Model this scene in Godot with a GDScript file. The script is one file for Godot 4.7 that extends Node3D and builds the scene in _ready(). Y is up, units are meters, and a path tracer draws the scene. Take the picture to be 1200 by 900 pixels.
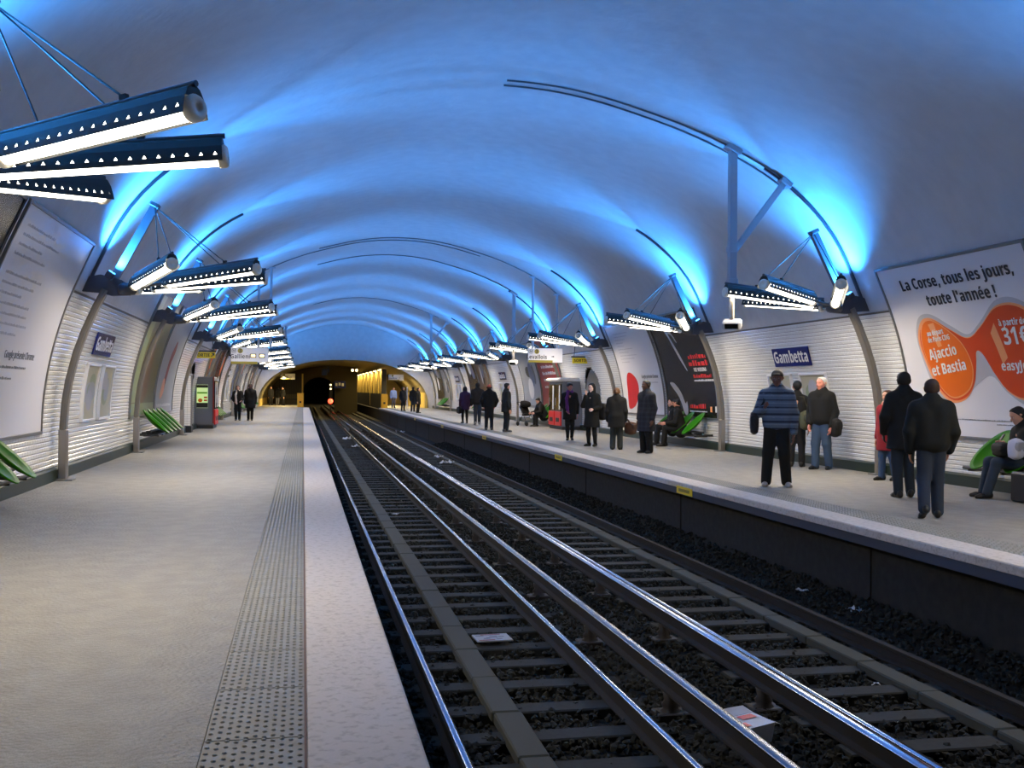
extends Node3D
# Underground station hall: elliptical vault, two platforms, two tracks.
# X right, Y up (0 = platform top), trains run along Z, the far end is at negative Z. Metres.

const CX := 3.4
const FAR := -89.0
const NEAR := 9.0
const POLE_Z := [-8.75, -18.2, -25.85, -35.3, -42.95, -52.4, -60.05, -69.5, -77.15, -86.2]
var M := {}
var rng := RandomNumberGenerator.new()
var ps := PackedFloat32Array()      # vault profile: arc length, half width, height, inward normal
var ph := PackedFloat32Array()
var py := PackedFloat32Array()
var taken := {}

# ------------------------------------------------------------------ scene
func _ready() -> void:
	rng.seed = 20240607
	var cam := Camera3D.new()
	cam.name = "camera"
	cam.fov = rad_to_deg(2.0 * atan(450.0 / 1250.0))
	cam.near = 0.05
	cam.far = 400.0
	cam.transform = Transform3D(Basis(Vector3(0.9813, 0.0090, 0.1923), Vector3(-0.0101, 0.9999, 0.0047), Vector3(-0.1923, -0.0066, 0.9813)).orthonormalized(), Vector3(0, 1.5, 0))
	cam.current = true
	add_child(cam)
	var we := WorldEnvironment.new()
	we.name = "environment"
	var e := Environment.new()
	e.background_mode = Environment.BG_COLOR
	e.background_color = Color.BLACK
	e.tonemap_mode = Environment.TONE_MAPPER_LINEAR
	e.tonemap_exposure = 1.9
	e.sdfgi_enabled = true
	e.ssao_enabled = true
	e.ssil_enabled = true
	we.environment = e
	add_child(we)
	materials()
	make_profile()
	make_shell()
	make_floors()
	make_lamps()
	make_tracks()
	make_far_end()
	make_posters()
	make_signs()
	make_benches()
	make_furniture()
	make_litter()
	make_people()

# ------------------------------------------------------------------ helpers
func tag(o: Node, label := "", category := "", group := "", kind := "") -> Node:
	if label: o.set_meta("label", label)
	if category: o.set_meta("category", category)
	if group: o.set_meta("group", group)
	if kind: o.set_meta("kind", kind)
	return o

func numbered(called: String) -> String:
	if not taken.has(called):
		taken[called] = 0
		return called
	taken[called] += 1
	return "%s_%03d" % [called, taken[called]]

func thing(called: String, label: String, category: String, at := Vector3.ZERO, turn := 0.0, group := "") -> Node3D:
	var o := Node3D.new()
	o.name = numbered(called)
	o.position = at
	o.rotation.y = turn
	add_child(o)
	tag(o, label, category, group)
	return o

func begin() -> SurfaceTool:
	var st := SurfaceTool.new()
	st.begin(Mesh.PRIMITIVE_TRIANGLES)
	st.set_smooth_group(-1)
	return st

func mesh_of(st: SurfaceTool) -> ArrayMesh:
	st.index()
	st.generate_normals()
	return st.commit()

func put(called: String, mesh: Mesh, mat: Material, parent: Node, t := Transform3D()) -> MeshInstance3D:
	var o := MeshInstance3D.new()
	if parent == self:
		o.name = numbered(called)
	else:
		var n := called
		var i := 0
		while parent.has_node(n):
			i += 1
			n = "%s_%03d" % [called, i]
		o.name = n
	o.mesh = mesh
	o.material_override = mat
	o.transform = t
	o.cast_shadow = GeometryInstance3D.SHADOW_CASTING_SETTING_ON
	parent.add_child(o, true)
	return o

func build(called: String, st: SurfaceTool, mat: Material, parent: Node, t := Transform3D()) -> MeshInstance3D:
	return put(called, mesh_of(st), mat, parent, t)

func struct(called: String, st: SurfaceTool, mat: Material) -> MeshInstance3D:
	var o := build(called, st, mat, self)
	o.set_meta("kind", "structure")
	return o

func tri(st: SurfaceTool, a: Vector3, b: Vector3, c: Vector3) -> void:
	st.add_vertex(a); st.add_vertex(b); st.add_vertex(c)

func quad(st: SurfaceTool, a: Vector3, b: Vector3, c: Vector3, d: Vector3) -> void:
	tri(st, a, b, c); tri(st, a, c, d)

func at(p: Vector3, turn := 0.0) -> Transform3D:
	return Transform3D(Basis(Vector3.UP, turn), p)

# triangle turned away from a centre, for convex shapes
func out3(st: SurfaceTool, a: Vector3, b: Vector3, c: Vector3, m: Vector3) -> void:
	if (c - a).cross(b - a).dot(a - m) < 0.0: tri(st, a, c, b)
	else: tri(st, a, b, c)

# box with chamfered edges
func bx(st: SurfaceTool, t: Transform3D, s: Vector3, b := 0.0) -> void:
	var h := s / 2.0
	var m := t.origin
	b = minf(b, minf(h.x, minf(h.y, h.z)) * 0.9)
	for ax in 3:
		var u := (ax + 1) % 3
		var v := (ax + 2) % 3
		for sg in [-1.0, 1.0]:
			var n := Vector3.ZERO; n[ax] = sg * h[ax]
			var du := Vector3.ZERO; du[u] = h[u] - b
			var dv := Vector3.ZERO; dv[v] = h[v] - b
			out3(st, t * (n - du - dv), t * (n + du - dv), t * (n + du + dv), m)
			out3(st, t * (n - du - dv), t * (n + du + dv), t * (n - du + dv), m)
			if b > 0.0:
				for s2 in [-1.0, 1.0]:
					var a1 := n; a1[u] = s2 * (h[u] - b)
					var a2 := Vector3.ZERO; a2[u] = s2 * h[u]; a2[ax] = sg * (h[ax] - b)
					out3(st, t * (a1 - dv), t * (a1 + dv), t * (a2 + dv), m)
					out3(st, t * (a1 - dv), t * (a2 + dv), t * (a2 - dv), m)
	if b > 0.0:
		for sx in [-1.0, 1.0]:
			for sy in [-1.0, 1.0]:
				for sz in [-1.0, 1.0]:
					out3(st, t * Vector3(sx * h.x, sy * (h.y - b), sz * (h.z - b)), t * Vector3(sx * (h.x - b), sy * h.y, sz * (h.z - b)), t * Vector3(sx * (h.x - b), sy * (h.y - b), sz * h.z), m)

func box(size: Vector3, centre: Vector3, b := 0.0) -> SurfaceTool:
	var st := begin()
	bx(st, Transform3D(Basis(), centre), size, b)
	return st

# profile swept along a path; profile points are (side, up) pairs, closed
func sweep(st: SurfaceTool, path: Array, prof: Array, side_hint: Vector3, smooth := true, caps := true, scales: Array = []) -> void:
	var rings := []
	for i in path.size():
		var d: Vector3 = (path[mini(i + 1, path.size() - 1)] - path[maxi(i - 1, 0)]).normalized()
		var s: Vector3 = (side_hint - d * side_hint.dot(d)).normalized()
		var up := s.cross(d).normalized()
		var ring := []
		var k: float = scales[i] if scales.size() else 1.0
		for p in prof: ring.append(path[i] + (s * p.x + up * p.y) * k)
		rings.append(ring)
	var n := prof.size()
	st.set_smooth_group(0 if smooth else -1)
	for i in rings.size() - 1:
		for j in n:
			quad(st, rings[i][j], rings[i][(j + 1) % n], rings[i + 1][(j + 1) % n], rings[i + 1][j])
	st.set_smooth_group(-1)
	if caps:
		var e: int = rings.size() - 1
		for j in range(1, n - 1):
			tri(st, rings[0][0], rings[0][j + 1], rings[0][j])
			tri(st, rings[e][0], rings[e][j], rings[e][j + 1])

func circle(r: float, n := 10, ry := -1.0) -> Array:
	var a := []
	for i in n: a.append(Vector2(cos(TAU * i / n) * r, sin(TAU * i / n) * (r if ry < 0.0 else ry)))
	return a

func rect(w: float, h: float) -> Array:
	return [Vector2(w, -h) / 2.0, Vector2(w, h) / 2.0, Vector2(-w, h) / 2.0, Vector2(-w, -h) / 2.0]

func tube(st: SurfaceTool, path: Array, r: float, n := 8) -> void:
	var d: Vector3 = (path[path.size() - 1] - path[0]).normalized()
	sweep(st, path, circle(r, n), Vector3.RIGHT if absf(d.x) < 0.8 else Vector3.BACK)

func lathe(st: SurfaceTool, prof: Array, n: int, t: Transform3D) -> void:
	st.set_smooth_group(0)
	for i in prof.size() - 1:
		for j in n:
			var c0 := Vector2(cos(TAU * j / n), sin(TAU * j / n))
			var c1 := Vector2(cos(TAU * (j + 1) / n), sin(TAU * (j + 1) / n))
			var a: Vector2 = prof[i]
			var b: Vector2 = prof[i + 1]
			quad(st, t * Vector3(a.x * c0.x, a.y, a.x * c0.y), t * Vector3(a.x * c1.x, a.y, a.x * c1.y), t * Vector3(b.x * c1.x, b.y, b.x * c1.y), t * Vector3(b.x * c0.x, b.y, b.x * c0.y))
	st.set_smooth_group(-1)

# a filled plate: polygon in the XY plane of t, front towards +Z, with thickness
func plate(st: SurfaceTool, poly: PackedVector2Array, depth: float, t: Transform3D) -> void:
	var idx := Geometry2D.triangulate_polygon(poly)
	for i in range(0, idx.size(), 3):
		var a := poly[idx[i]]
		var b := poly[idx[i + 1]]
		var c := poly[idx[i + 2]]
		if (b - a).cross(c - a) > 0.0:
			var q := b; b = c; c = q
		tri(st, t * Vector3(a.x, a.y, 0), t * Vector3(b.x, b.y, 0), t * Vector3(c.x, c.y, 0))
		tri(st, t * Vector3(a.x, a.y, -depth), t * Vector3(c.x, c.y, -depth), t * Vector3(b.x, b.y, -depth))
	var area := 0.0
	for i in poly.size(): area += poly[i].cross(poly[(i + 1) % poly.size()])
	var cw := area < 0.0
	for i in poly.size():
		var a := poly[i]
		var b := poly[(i + 1) % poly.size()]
		if not cw:
			var q := b; b = a; a = q
		quad(st, t * Vector3(a.x, a.y, 0), t * Vector3(a.x, a.y, -depth), t * Vector3(b.x, b.y, -depth), t * Vector3(b.x, b.y, 0))

func oval(w: float, h: float, n := 24, c := Vector2.ZERO) -> PackedVector2Array:
	var a := PackedVector2Array()
	for i in n: a.append(c + Vector2(cos(TAU * i / n) * w / 2.0, sin(TAU * i / n) * h / 2.0))
	return a

func font(bold := true) -> Font:
	var f := SystemFont.new()
	f.font_names = PackedStringArray(["Droid Sans"])
	f.font_weight = 700 if bold else 400
	return f

# lettering centred on the origin of t, cap height roughly 0.72 * size
func letters(called: String, words: String, size: float, mat: Material, parent: Node, t: Transform3D, bold := true, squeeze := 1.0) -> MeshInstance3D:
	var tm := TextMesh.new()
	tm.text = words
	tm.font = font(bold)
	tm.font_size = 48
	tm.pixel_size = size / 48.0
	tm.depth = 0.004
	tm.curve_step = 2.0
	return put(called, tm, mat, parent, t * Transform3D(Basis.from_scale(Vector3(squeeze, 1, 1)), Vector3.ZERO))

# ------------------------------------------------------------------ vault profile
func make_profile() -> void:
	var pts := [[7.35, 0.0], [7.35, 0.9], [7.31, 1.5], [7.2, 2.1], [7.06, 2.6], [6.92, 3.0], [6.7, 3.5], [6.29, 4.36], [5.68, 5.05], [5.0, 5.55], [4.2, 5.95], [3.4, 6.27], [2.6, 6.51], [1.7, 6.74], [0.85, 6.87], [0.0, 6.91], [-0.85, 6.87]]
	var fine := []
	for i in pts.size() - 2:
		var a := Vector2(pts[maxi(i - 1, 0)][0], pts[maxi(i - 1, 0)][1])
		var b := Vector2(pts[i][0], pts[i][1])
		var c := Vector2(pts[i + 1][0], pts[i + 1][1])
		var d := Vector2(pts[i + 2][0], pts[i + 2][1])
		for k in 6: fine.append(b.cubic_interpolate(c, a, d, k / 6.0))
	fine.append(Vector2(0.0, 6.91))
	var sm := fine.duplicate()
	for rep in 6:                     # even out the curvature
		for i in range(1, fine.size() - 1): sm[i] = fine[i] * 0.5 + (fine[i - 1] + fine[i + 1]) * 0.25
		fine = sm.duplicate()
	var s := 0.0
	for i in fine.size():
		if i: s += fine[i].distance_to(fine[i - 1])
		ps.append(s); ph.append(fine[i].x); py.append(fine[i].y)

func prof(s: float) -> Vector2:
	if s <= 0.0: return Vector2(ph[0], s)
	var lo := 0
	var hi := ps.size() - 1
	if s >= ps[hi]: return Vector2(0, py[hi])
	while hi - lo > 1:
		var mid := (lo + hi) / 2
		if ps[mid] > s: hi = mid
		else: lo = mid
	var k := (s - ps[lo]) / (ps[hi] - ps[lo])
	return Vector2(lerpf(ph[lo], ph[hi], k), lerpf(py[lo], py[hi], k))

func s_of_y(y: float) -> float:
	var s := 0.0
	while prof(s).y < y and s < ps[ps.size() - 1]: s += 0.01
	return s

func wnormal(side: float, s: float) -> Vector3:
	var a := prof(maxf(s - 0.05, 0.0))
	var b := prof(s + 0.05)
	var t := (b - a).normalized()          # (dh, dy)
	return Vector3(-side * t.y, t.x, 0).normalized()

# a point on the wall or vault: side -1 left, 1 right
func wp(side: float, z: float, s: float, off := 0.0) -> Vector3:
	var p := prof(s)
	return Vector3(CX + side * p.x, p.y, z) + wnormal(side, s) * off

# frame on the wall: x = reading direction, y = up along the wall, z = out of the wall
func wframe(side: float, z: float, s: float, off := 0.0) -> Transform3D:
	var n := wnormal(side, s)
	var r := Vector3(0, 0, side)
	return Transform3D(Basis(r, n.cross(r), n), wp(side, z, s, off))

# polygon printed on the curved wall: points (along reading direction from z0, arc length)
func print_poly(st: SurfaceTool, side: float, z0: float, poly: PackedVector2Array, off: float, strip := 0.16) -> void:
	var lo := 1e9
	var hi := -1e9
	for p in poly:
		lo = minf(lo, p.y); hi = maxf(hi, p.y)
	var n := maxi(1, ceili((hi - lo) / strip))
	for i in n:
		var y0 := lerpf(lo - 0.0001, hi + 0.0001, float(i) / n)
		var y1 := lerpf(lo - 0.0001, hi + 0.0001, float(i + 1) / n)
		var band := PackedVector2Array([Vector2(-99, y0), Vector2(99, y0), Vector2(99, y1), Vector2(-99, y1)])
		for piece in Geometry2D.intersect_polygons(poly, band):
			var idx := Geometry2D.triangulate_polygon(piece)
			for j in range(0, idx.size(), 3):
				var a: Vector2 = piece[idx[j]]
				var b: Vector2 = piece[idx[j + 1]]
				var c: Vector2 = piece[idx[j + 2]]
				if (b - a).cross(c - a) > 0.0:
					var q := b; b = c; c = q
				tri(st, wp(side, z0 + side * a.x, a.y, off), wp(side, z0 + side * b.x, b.y, off), wp(side, z0 + side * c.x, c.y, off))

func rpoly(x0: float, y0: float, x1: float, y1: float) -> PackedVector2Array:
	return PackedVector2Array([Vector2(x0, y0), Vector2(x1, y0), Vector2(x1, y1), Vector2(x0, y1)])

# ------------------------------------------------------------------ materials
func mat(called: String, c: Color, rough := 0.7, metal := 0.0) -> StandardMaterial3D:
	var m := StandardMaterial3D.new()
	m.resource_name = called
	m.albedo_color = c
	m.roughness = rough
	m.metallic = metal
	M[called] = m
	return m

func glow(called: String, c: Color, e: float) -> StandardMaterial3D:
	var m := mat(called, Color(0.9, 0.9, 0.9), 0.4)
	m.emission_enabled = true
	m.emission = c
	m.emission_energy_multiplier = e
	return m

func noise_tex(freq: float, oct: int, a: Color, b: Color, size := 512, kind := FastNoiseLite.TYPE_SIMPLEX, normal := false, seed_ := 1, lo := 0.0, hi := 1.0) -> NoiseTexture2D:
	var n := FastNoiseLite.new()
	n.noise_type = kind
	n.frequency = freq
	n.fractal_octaves = oct
	n.seed = seed_
	var t := NoiseTexture2D.new()
	t.width = size; t.height = size
	t.seamless = true
	t.noise = n
	if normal:
		t.as_normal_map = true
		t.bump_strength = 3.0
	else:
		var g := Gradient.new()
		g.offsets = PackedFloat32Array([lo, hi])
		g.colors = PackedColorArray([a, b])
		t.color_ramp = g
	return t

func triplanar(m: StandardMaterial3D, tex: Texture2D, scale: float, bump: Texture2D = null, strength := 1.0) -> void:
	m.albedo_texture = tex
	m.uv1_triplanar = true
	m.uv1_world_triplanar = true
	m.uv1_scale = Vector3.ONE * scale
	if bump:
		m.normal_enabled = true
		m.normal_texture = bump
		m.normal_scale = strength

func materials() -> void:
	var g := func(v: float) -> Color: return Color(v, v, v)
	var asph := mat("asphalt", Color(1, 1, 1), 0.62)
	triplanar(asph, noise_tex(0.012, 6, Color(0.57, 0.56, 0.525), Color(0.615, 0.605, 0.565), 1024, FastNoiseLite.TYPE_SIMPLEX, false, 3, 0.2, 0.8), 0.22, noise_tex(0.2, 3, Color.BLACK, Color.WHITE, 512, FastNoiseLite.TYPE_SIMPLEX, true, 9), 0.35)
	asph.detail_enabled = true
	asph.detail_blend_mode = BaseMaterial3D.BLEND_MODE_MUL
	asph.detail_uv_layer = BaseMaterial3D.DETAIL_UV_2
	asph.uv2_triplanar = true
	asph.uv2_world_triplanar = true
	asph.uv2_scale = Vector3.ONE * 1.4
	asph.detail_albedo = noise_tex(0.15, 4, Color(0.82, 0.82, 0.82), Color(1, 1, 1), 512, FastNoiseLite.TYPE_SIMPLEX, false, 5, 0.25, 0.75)
	var nose := mat("edge_stone", Color(1, 1, 1), 0.75)
	triplanar(nose, noise_tex(0.03, 6, Color(0.66, 0.635, 0.60), Color(0.77, 0.745, 0.71), 1024, FastNoiseLite.TYPE_SIMPLEX, false, 11, 0.05, 0.45), 0.35, noise_tex(0.12, 5, Color.BLACK, Color.WHITE, 512, FastNoiseLite.TYPE_SIMPLEX, true, 19), 0.25)
	var tact := mat("tactile_rubber", Color(1, 1, 1), 0.6)
	triplanar(tact, noise_tex(0.02, 5, Color(0.49, 0.49, 0.465), Color(0.56, 0.56, 0.53), 512, FastNoiseLite.TYPE_SIMPLEX, false, 21), 0.5)
	var plaster := mat("vault_plaster", Color(1, 1, 1), 0.85)
	triplanar(plaster, noise_tex(0.01, 5, Color(0.735, 0.73, 0.73), Color(0.785, 0.78, 0.775), 1024, FastNoiseLite.TYPE_SIMPLEX, false, 31), 0.18, noise_tex(0.05, 4, Color.BLACK, Color.WHITE, 512, FastNoiseLite.TYPE_SIMPLEX, true, 33), 0.12)
	mat("tile_white", Color(0.86, 0.86, 0.85), 0.16)
	mat("grout", Color(0.40, 0.39, 0.38), 0.9)
	var bal := mat("ballast", Color(1, 1, 1), 0.95)
	triplanar(bal, noise_tex(0.06, 5, Color(0.045, 0.05, 0.045), Color(0.13, 0.135, 0.125), 512, FastNoiseLite.TYPE_CELLULAR, false, 41), 0.9, noise_tex(0.08, 3, Color.BLACK, Color.WHITE, 512, FastNoiseLite.TYPE_CELLULAR, true, 43), 1.0)
	mat("stone_dark", Color(0.16, 0.172, 0.16), 0.95).vertex_color_use_as_albedo = true
	var slp := mat("sleeper", Color(1, 1, 1), 0.85)
	triplanar(slp, noise_tex(0.03, 5, Color(0.075, 0.09, 0.08), Color(0.135, 0.15, 0.135), 512, FastNoiseLite.TYPE_SIMPLEX, false, 51), 0.8)
	var pitw := mat("pit_wall", Color(1, 1, 1), 0.9)
	triplanar(pitw, noise_tex(0.02, 5, Color(0.085, 0.095, 0.095), Color(0.15, 0.155, 0.15), 512, FastNoiseLite.TYPE_SIMPLEX, false, 53), 0.5)
	mat("rail_side", Color(0.09, 0.08, 0.075), 0.85, 0.0)
	mat("rail_head", Color(0.66, 0.70, 0.80), 0.16, 1.0)
	mat("conductor_head", Color(0.50, 0.51, 0.55), 0.25, 1.0)
	mat("insulator", Color(0.12, 0.10, 0.09), 0.6)
	mat("trough_concrete", Color(0.24, 0.25, 0.225), 0.9)
	mat("fascia", Color(0.20, 0.23, 0.29), 0.7)
	mat("pole_paint", Color(0.43, 0.415, 0.39), 0.45, 0.2)
	mat("steel", Color(0.62, 0.60, 0.58), 0.35, 0.85)
	mat("lamp_metal", Color(0.30, 0.31, 0.34), 0.45, 0.3)
	mat("lamp_shell", Color(0.17, 0.18, 0.18), 0.55, 0.2)
	mat("mast_paint", Color(0.36, 0.38, 0.42), 0.5, 0.1)
	mat("cap_white", Color(0.95, 0.93, 0.88), 0.5)
	mat("cable", Color(0.12, 0.12, 0.13), 0.5, 0.2)
	mat("black", Color(0.05, 0.05, 0.055), 0.5)
	mat("dark_grey", Color(0.16, 0.165, 0.17), 0.6)
	mat("mid_grey", Color(0.42, 0.43, 0.45), 0.6)
	mat("light_grey", Color(0.68, 0.69, 0.71), 0.6)
	mat("white", Color(0.88, 0.88, 0.88), 0.5)
	mat("plinth_green", Color(0.10, 0.17, 0.135), 0.5)
	mat("hanger_paint", Color(0.66, 0.67, 0.70), 0.5, 0.1)
	mat("seat_green", Color(0.17, 0.45, 0.03), 0.4)
	M.seat_green.metallic_specular = 0.25
	mat("joint_red", Color(0.45, 0.36, 0.33), 0.9)
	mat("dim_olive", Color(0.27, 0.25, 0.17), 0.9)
	mat("enamel_blue", Color(0.10, 0.14, 0.42), 0.25)
	mat("sign_yellow", Color(0.92, 0.80, 0.08), 0.4)
	mat("sign_ochre", Color(0.55, 0.50, 0.12), 0.4)
	mat("box_yellow", Color(0.85, 0.62, 0.10), 0.5)
	mat("red", Color(0.80, 0.08, 0.08), 0.35)
	mat("dark_red", Color(0.50, 0.10, 0.10), 0.5)
	mat("poster_white", Color(0.86, 0.86, 0.88), 0.3)
	mat("poster_grey", Color(0.62, 0.64, 0.66), 0.3)
	mat("poster_dark", Color(0.10, 0.10, 0.11), 0.25)
	mat("poster_olive", Color(0.36, 0.36, 0.20), 0.3)
	mat("poster_red", Color(0.62, 0.10, 0.11), 0.3)
	mat("poster_brown", Color(0.40, 0.30, 0.22), 0.3)
	mat("poster_blue", Color(0.35, 0.42, 0.55), 0.3)
	mat("map_print", Color(0.72, 0.70, 0.60), 0.3)
	mat("map_green", Color(0.55, 0.60, 0.45), 0.3)
	mat("ink", Color(0.10, 0.12, 0.20), 0.5)
	mat("ink_red", Color(0.85, 0.10, 0.12), 0.5)
	mat("orange_deep", Color(0.84, 0.27, 0.05), 0.3)
	mat("orange_mid", Color(0.90, 0.42, 0.06), 0.3)
	mat("orange_pale", Color(0.93, 0.62, 0.42), 0.3)
	mat("print_grey", Color(0.70, 0.70, 0.73), 0.4)
	mat("frame_metal", Color(0.50, 0.50, 0.50), 0.35, 0.6)
	mat("yellow_wall", Color(0.78, 0.68, 0.36), 0.5)
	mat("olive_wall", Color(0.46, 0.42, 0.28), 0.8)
	mat("ad_green", Color(0.45, 0.72, 0.12), 0.3)
	mat("glass_dark", Color(0.05, 0.06, 0.07), 0.1)
	mat("paper", Color(0.85, 0.86, 0.88), 0.7)
	mat("dirty_paper", Color(0.60, 0.62, 0.65), 0.8)
	mat("beam_grey", Color(0.50, 0.52, 0.52), 0.5, 0.2)
	glow("tube_glow", Color(1.0, 0.96, 0.88), 4.0)
	glow("blue_glow", Color(0.25, 0.65, 1.0), 5.0)
	glow("warm_glow", Color(1.0, 0.86, 0.6), 3.0)
	glow("red_glow", Color(1.0, 0.25, 0.15), 3.0)
	glow("screen_glow", Color(1.0, 0.85, 0.35), 0.9)
	glow("adbox_glow", Color(0.72, 0.92, 0.15), 0.3)

# ------------------------------------------------------------------ structure
func wall_patch(st: SurfaceTool, side: float, za: float, zb: float, s0: float, s1: float, off := 0.0, n := 12) -> void:
	var l := za if side > 0.0 else zb
	var r := zb if side > 0.0 else za
	for i in n:
		var a := lerpf(s0, s1, float(i) / n)
		var b := lerpf(s0, s1, float(i + 1) / n)
		quad(st, wp(side, l, a, off), wp(side, l, b, off), wp(side, r, b, off), wp(side, r, a, off))

const OPEN := [-39.75, -37.75, 1.55, 2.4]      # passage mouths: z range, springing, crown

func in_opening(z: float, s: float, grow := 0.0) -> bool:
	var c: float = (OPEN[0] + OPEN[1]) / 2.0
	var w: float = (OPEN[1] - OPEN[0]) / 2.0 + grow
	if absf(z - c) > w or s > OPEN[3] + grow: return false
	if s < OPEN[2]: return true
	var k := (s - OPEN[2]) / (OPEN[3] + grow - OPEN[2])
	return absf(z - c) < w * sqrt(maxf(0.0, 1.0 - k * k))

func make_shell() -> void:
	var top := s_of_y(3.02)
	var end := ps[ps.size() - 1]
	# tile-clad side walls with one passage mouth each
	for side in [-1.0, 1.0]:
		var st := begin()
		st.set_smooth_group(0)
		wall_patch(st, side, FAR, OPEN[0], -0.3, top)
		wall_patch(st, side, OPEN[1], NEAR, -0.3, top)
		wall_patch(st, side, OPEN[0], OPEN[1], OPEN[3], top, 0.0, 4)
		wall_patch(st, side, FAR, OPEN[0], -0.3, top, -0.3)
		wall_patch(st, side, OPEN[1], NEAR, -0.3, top, -0.3)
		wall_patch(st, side, OPEN[0], OPEN[1], OPEN[3], top, -0.3, 4)
		st.set_smooth_group(-1)
		var w: float = (OPEN[1] - OPEN[0])
		var z0: float = OPEN[0] if side > 0.0 else OPEN[1]
		var sp := PackedVector2Array([Vector2(0, OPEN[2])])
		for half in 2:          # spandrels over the arch
			var poly := PackedVector2Array()
			for i in 9:
				var a := PI / 2.0 * i / 8.0
				var q := Vector2(w / 2.0 - cos(a) * w / 2.0, OPEN[2] + sin(a) * (OPEN[3] - OPEN[2]))
				poly.append(q if half == 0 else Vector2(w - q.x, q.y))
			poly.append(Vector2(0.0 if half == 0 else w, OPEN[3]))
			print_poly(st, side, z0, poly, 0.0)
		var wall := struct("wall_left" if side < 0.0 else "wall_right", st, M.grout)
		# small bevelled tiles, under ten pixels each: one stuff part
		var t := begin()
		var hx := 0.0742
		var hy := 0.0350
		var bv := 0.013
		var f := 0.010
		var o := [Vector3(-hx, -hy, 0), Vector3(-hx, hy, 0), Vector3(hx, hy, 0), Vector3(hx, -hy, 0)]
		var i_ := [Vector3(-hx + 0.004, -hy + bv, f), Vector3(-hx + 0.004, hy - bv, f), Vector3(hx - 0.004, hy - bv, f), Vector3(hx - 0.004, -hy + bv, f)]
		quad(t, i_[0], i_[1], i_[2], i_[3])
		for k in 4: quad(t, o[k], o[(k + 1) % 4], i_[(k + 1) % 4], i_[k])
		var tm := mesh_of(t)
		var where: Array[Transform3D] = []
		var row := 0
		var s := 0.22
		while s < top - 0.03:
			var z := FAR + (0.0375 if row % 2 else 0.1125)
			while z < -5.0:
				if not in_opening(z, s, 0.05): where.append(wframe(side, z, s, 0.002))
				z += 0.15
			s += 0.075
			row += 1
		var mm := MultiMesh.new()
		mm.transform_format = MultiMesh.TRANSFORM_3D
		mm.mesh = tm
		mm.instance_count = where.size()
		for k in where.size(): mm.set_instance_transform(k, where[k])
		var mi := MultiMeshInstance3D.new()
		mi.name = "wall_tile"
		mi.multimesh = mm
		mi.material_override = M.tile_white
		mi.set_meta("kind", "stuff")
		wall.add_child(mi, true)
		# rounded green plinth
		var b := begin()
		for seg in [[FAR, OPEN[0]], [OPEN[1], NEAR]]:
			var x0: float = CX + side * 7.36
			sweep(b, [Vector3(x0, 0, seg[1]), Vector3(x0, 0, seg[0])], [Vector2(0.0, -0.02), Vector2(0.0, 0.21), Vector2(-side * 0.08, 0.21), Vector2(-side * 0.11, 0.18), Vector2(-side * 0.11, -0.02)] if side > 0.0 else [Vector2(0.11, -0.02), Vector2(0.11, 0.18), Vector2(0.08, 0.21), Vector2(0.0, 0.21), Vector2(0.0, -0.02)], Vector3.RIGHT, false)
		struct("baseboard_left" if side < 0.0 else "baseboard_right", b, M.plinth_green)
		make_passage(side)
	# vault
	var v := begin()
	v.set_smooth_group(0)
	for side in [-1.0, 1.0]:
		for off in [0.0, -0.35]:
			wall_patch(v, side, FAR, NEAR, top, end, off, 60)
	v.set_smooth_group(-1)
	struct("ceiling", v, M.vault_plaster)
	# end wall behind the photographer
	struct("wall_back", box(Vector3(16.5, 9.0, 0.3), Vector3(CX, 2.9, NEAR + 0.15)), M.vault_plaster)
	# slender moulding where tiles meet plaster
	for side in [-1.0, 1.0]:
		var m := begin()
		tube(m, [wp(side, NEAR, top, 0.005), wp(side, FAR, top, 0.005)], 0.012, 6)
		struct("trim_1" if side < 0.0 else "trim_2", m, M.light_grey)

func make_passage(side: float) -> void:
	var st := begin()
	var x0 := CX + side * 7.3
	var x1 := CX + side * 10.6
	var za: float = OPEN[0]
	var zb: float = OPEN[1]
	var w := (zb - za) / 2.0
	var cz := (za + zb) / 2.0
	var ring := [Vector2(-w, 0.0), Vector2(-w, OPEN[2])]
	for i in range(1, 12): ring.append(Vector2(-cos(PI * i / 12.0) * w, OPEN[2] + sin(PI * i / 12.0) * (OPEN[3] - OPEN[2])))
	ring.append(Vector2(w, OPEN[2])); ring.append(Vector2(w, 0.0))
	for i in ring.size() - 1:
		var a: Vector2 = ring[i]
		var b: Vector2 = ring[i + 1]
		var q := [Vector3(x0, a.y, cz + a.x), Vector3(x1, a.y, cz + a.x), Vector3(x1, b.y, cz + b.x), Vector3(x0, b.y, cz + b.x)]
		if side < 0.0: q.reverse()
		quad(st, q[0], q[1], q[2], q[3])
	bx(st, Transform3D(Basis(), Vector3(x1, 1.2, cz)), Vector3(0.1, 2.6, 2.4))
	bx(st, Transform3D(Basis(), Vector3((x0 + x1) / 2, -0.06, cz)), Vector3(absf(x1 - x0) + 0.2, 0.12, 2.2))
	bx(st, Transform3D(Basis(), Vector3((x0 + x1) / 2 + side * 0.2, 2.65, cz)), Vector3(absf(x1 - x0) - 0.4, 0.1, 2.6))
	struct("wall_passage_left" if side < 0.0 else "wall_passage_right", st, M.light_grey)

func floor_strip(st: SurfaceTool, x0: float, x1: float, y: float, depth: float, za: float, zb: float, bevel := 0.0) -> void:
	bx(st, Transform3D(Basis(), Vector3((x0 + x1) / 2, y - depth / 2, (za + zb) / 2)), Vector3(x1 - x0, depth, zb - za), bevel)

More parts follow.
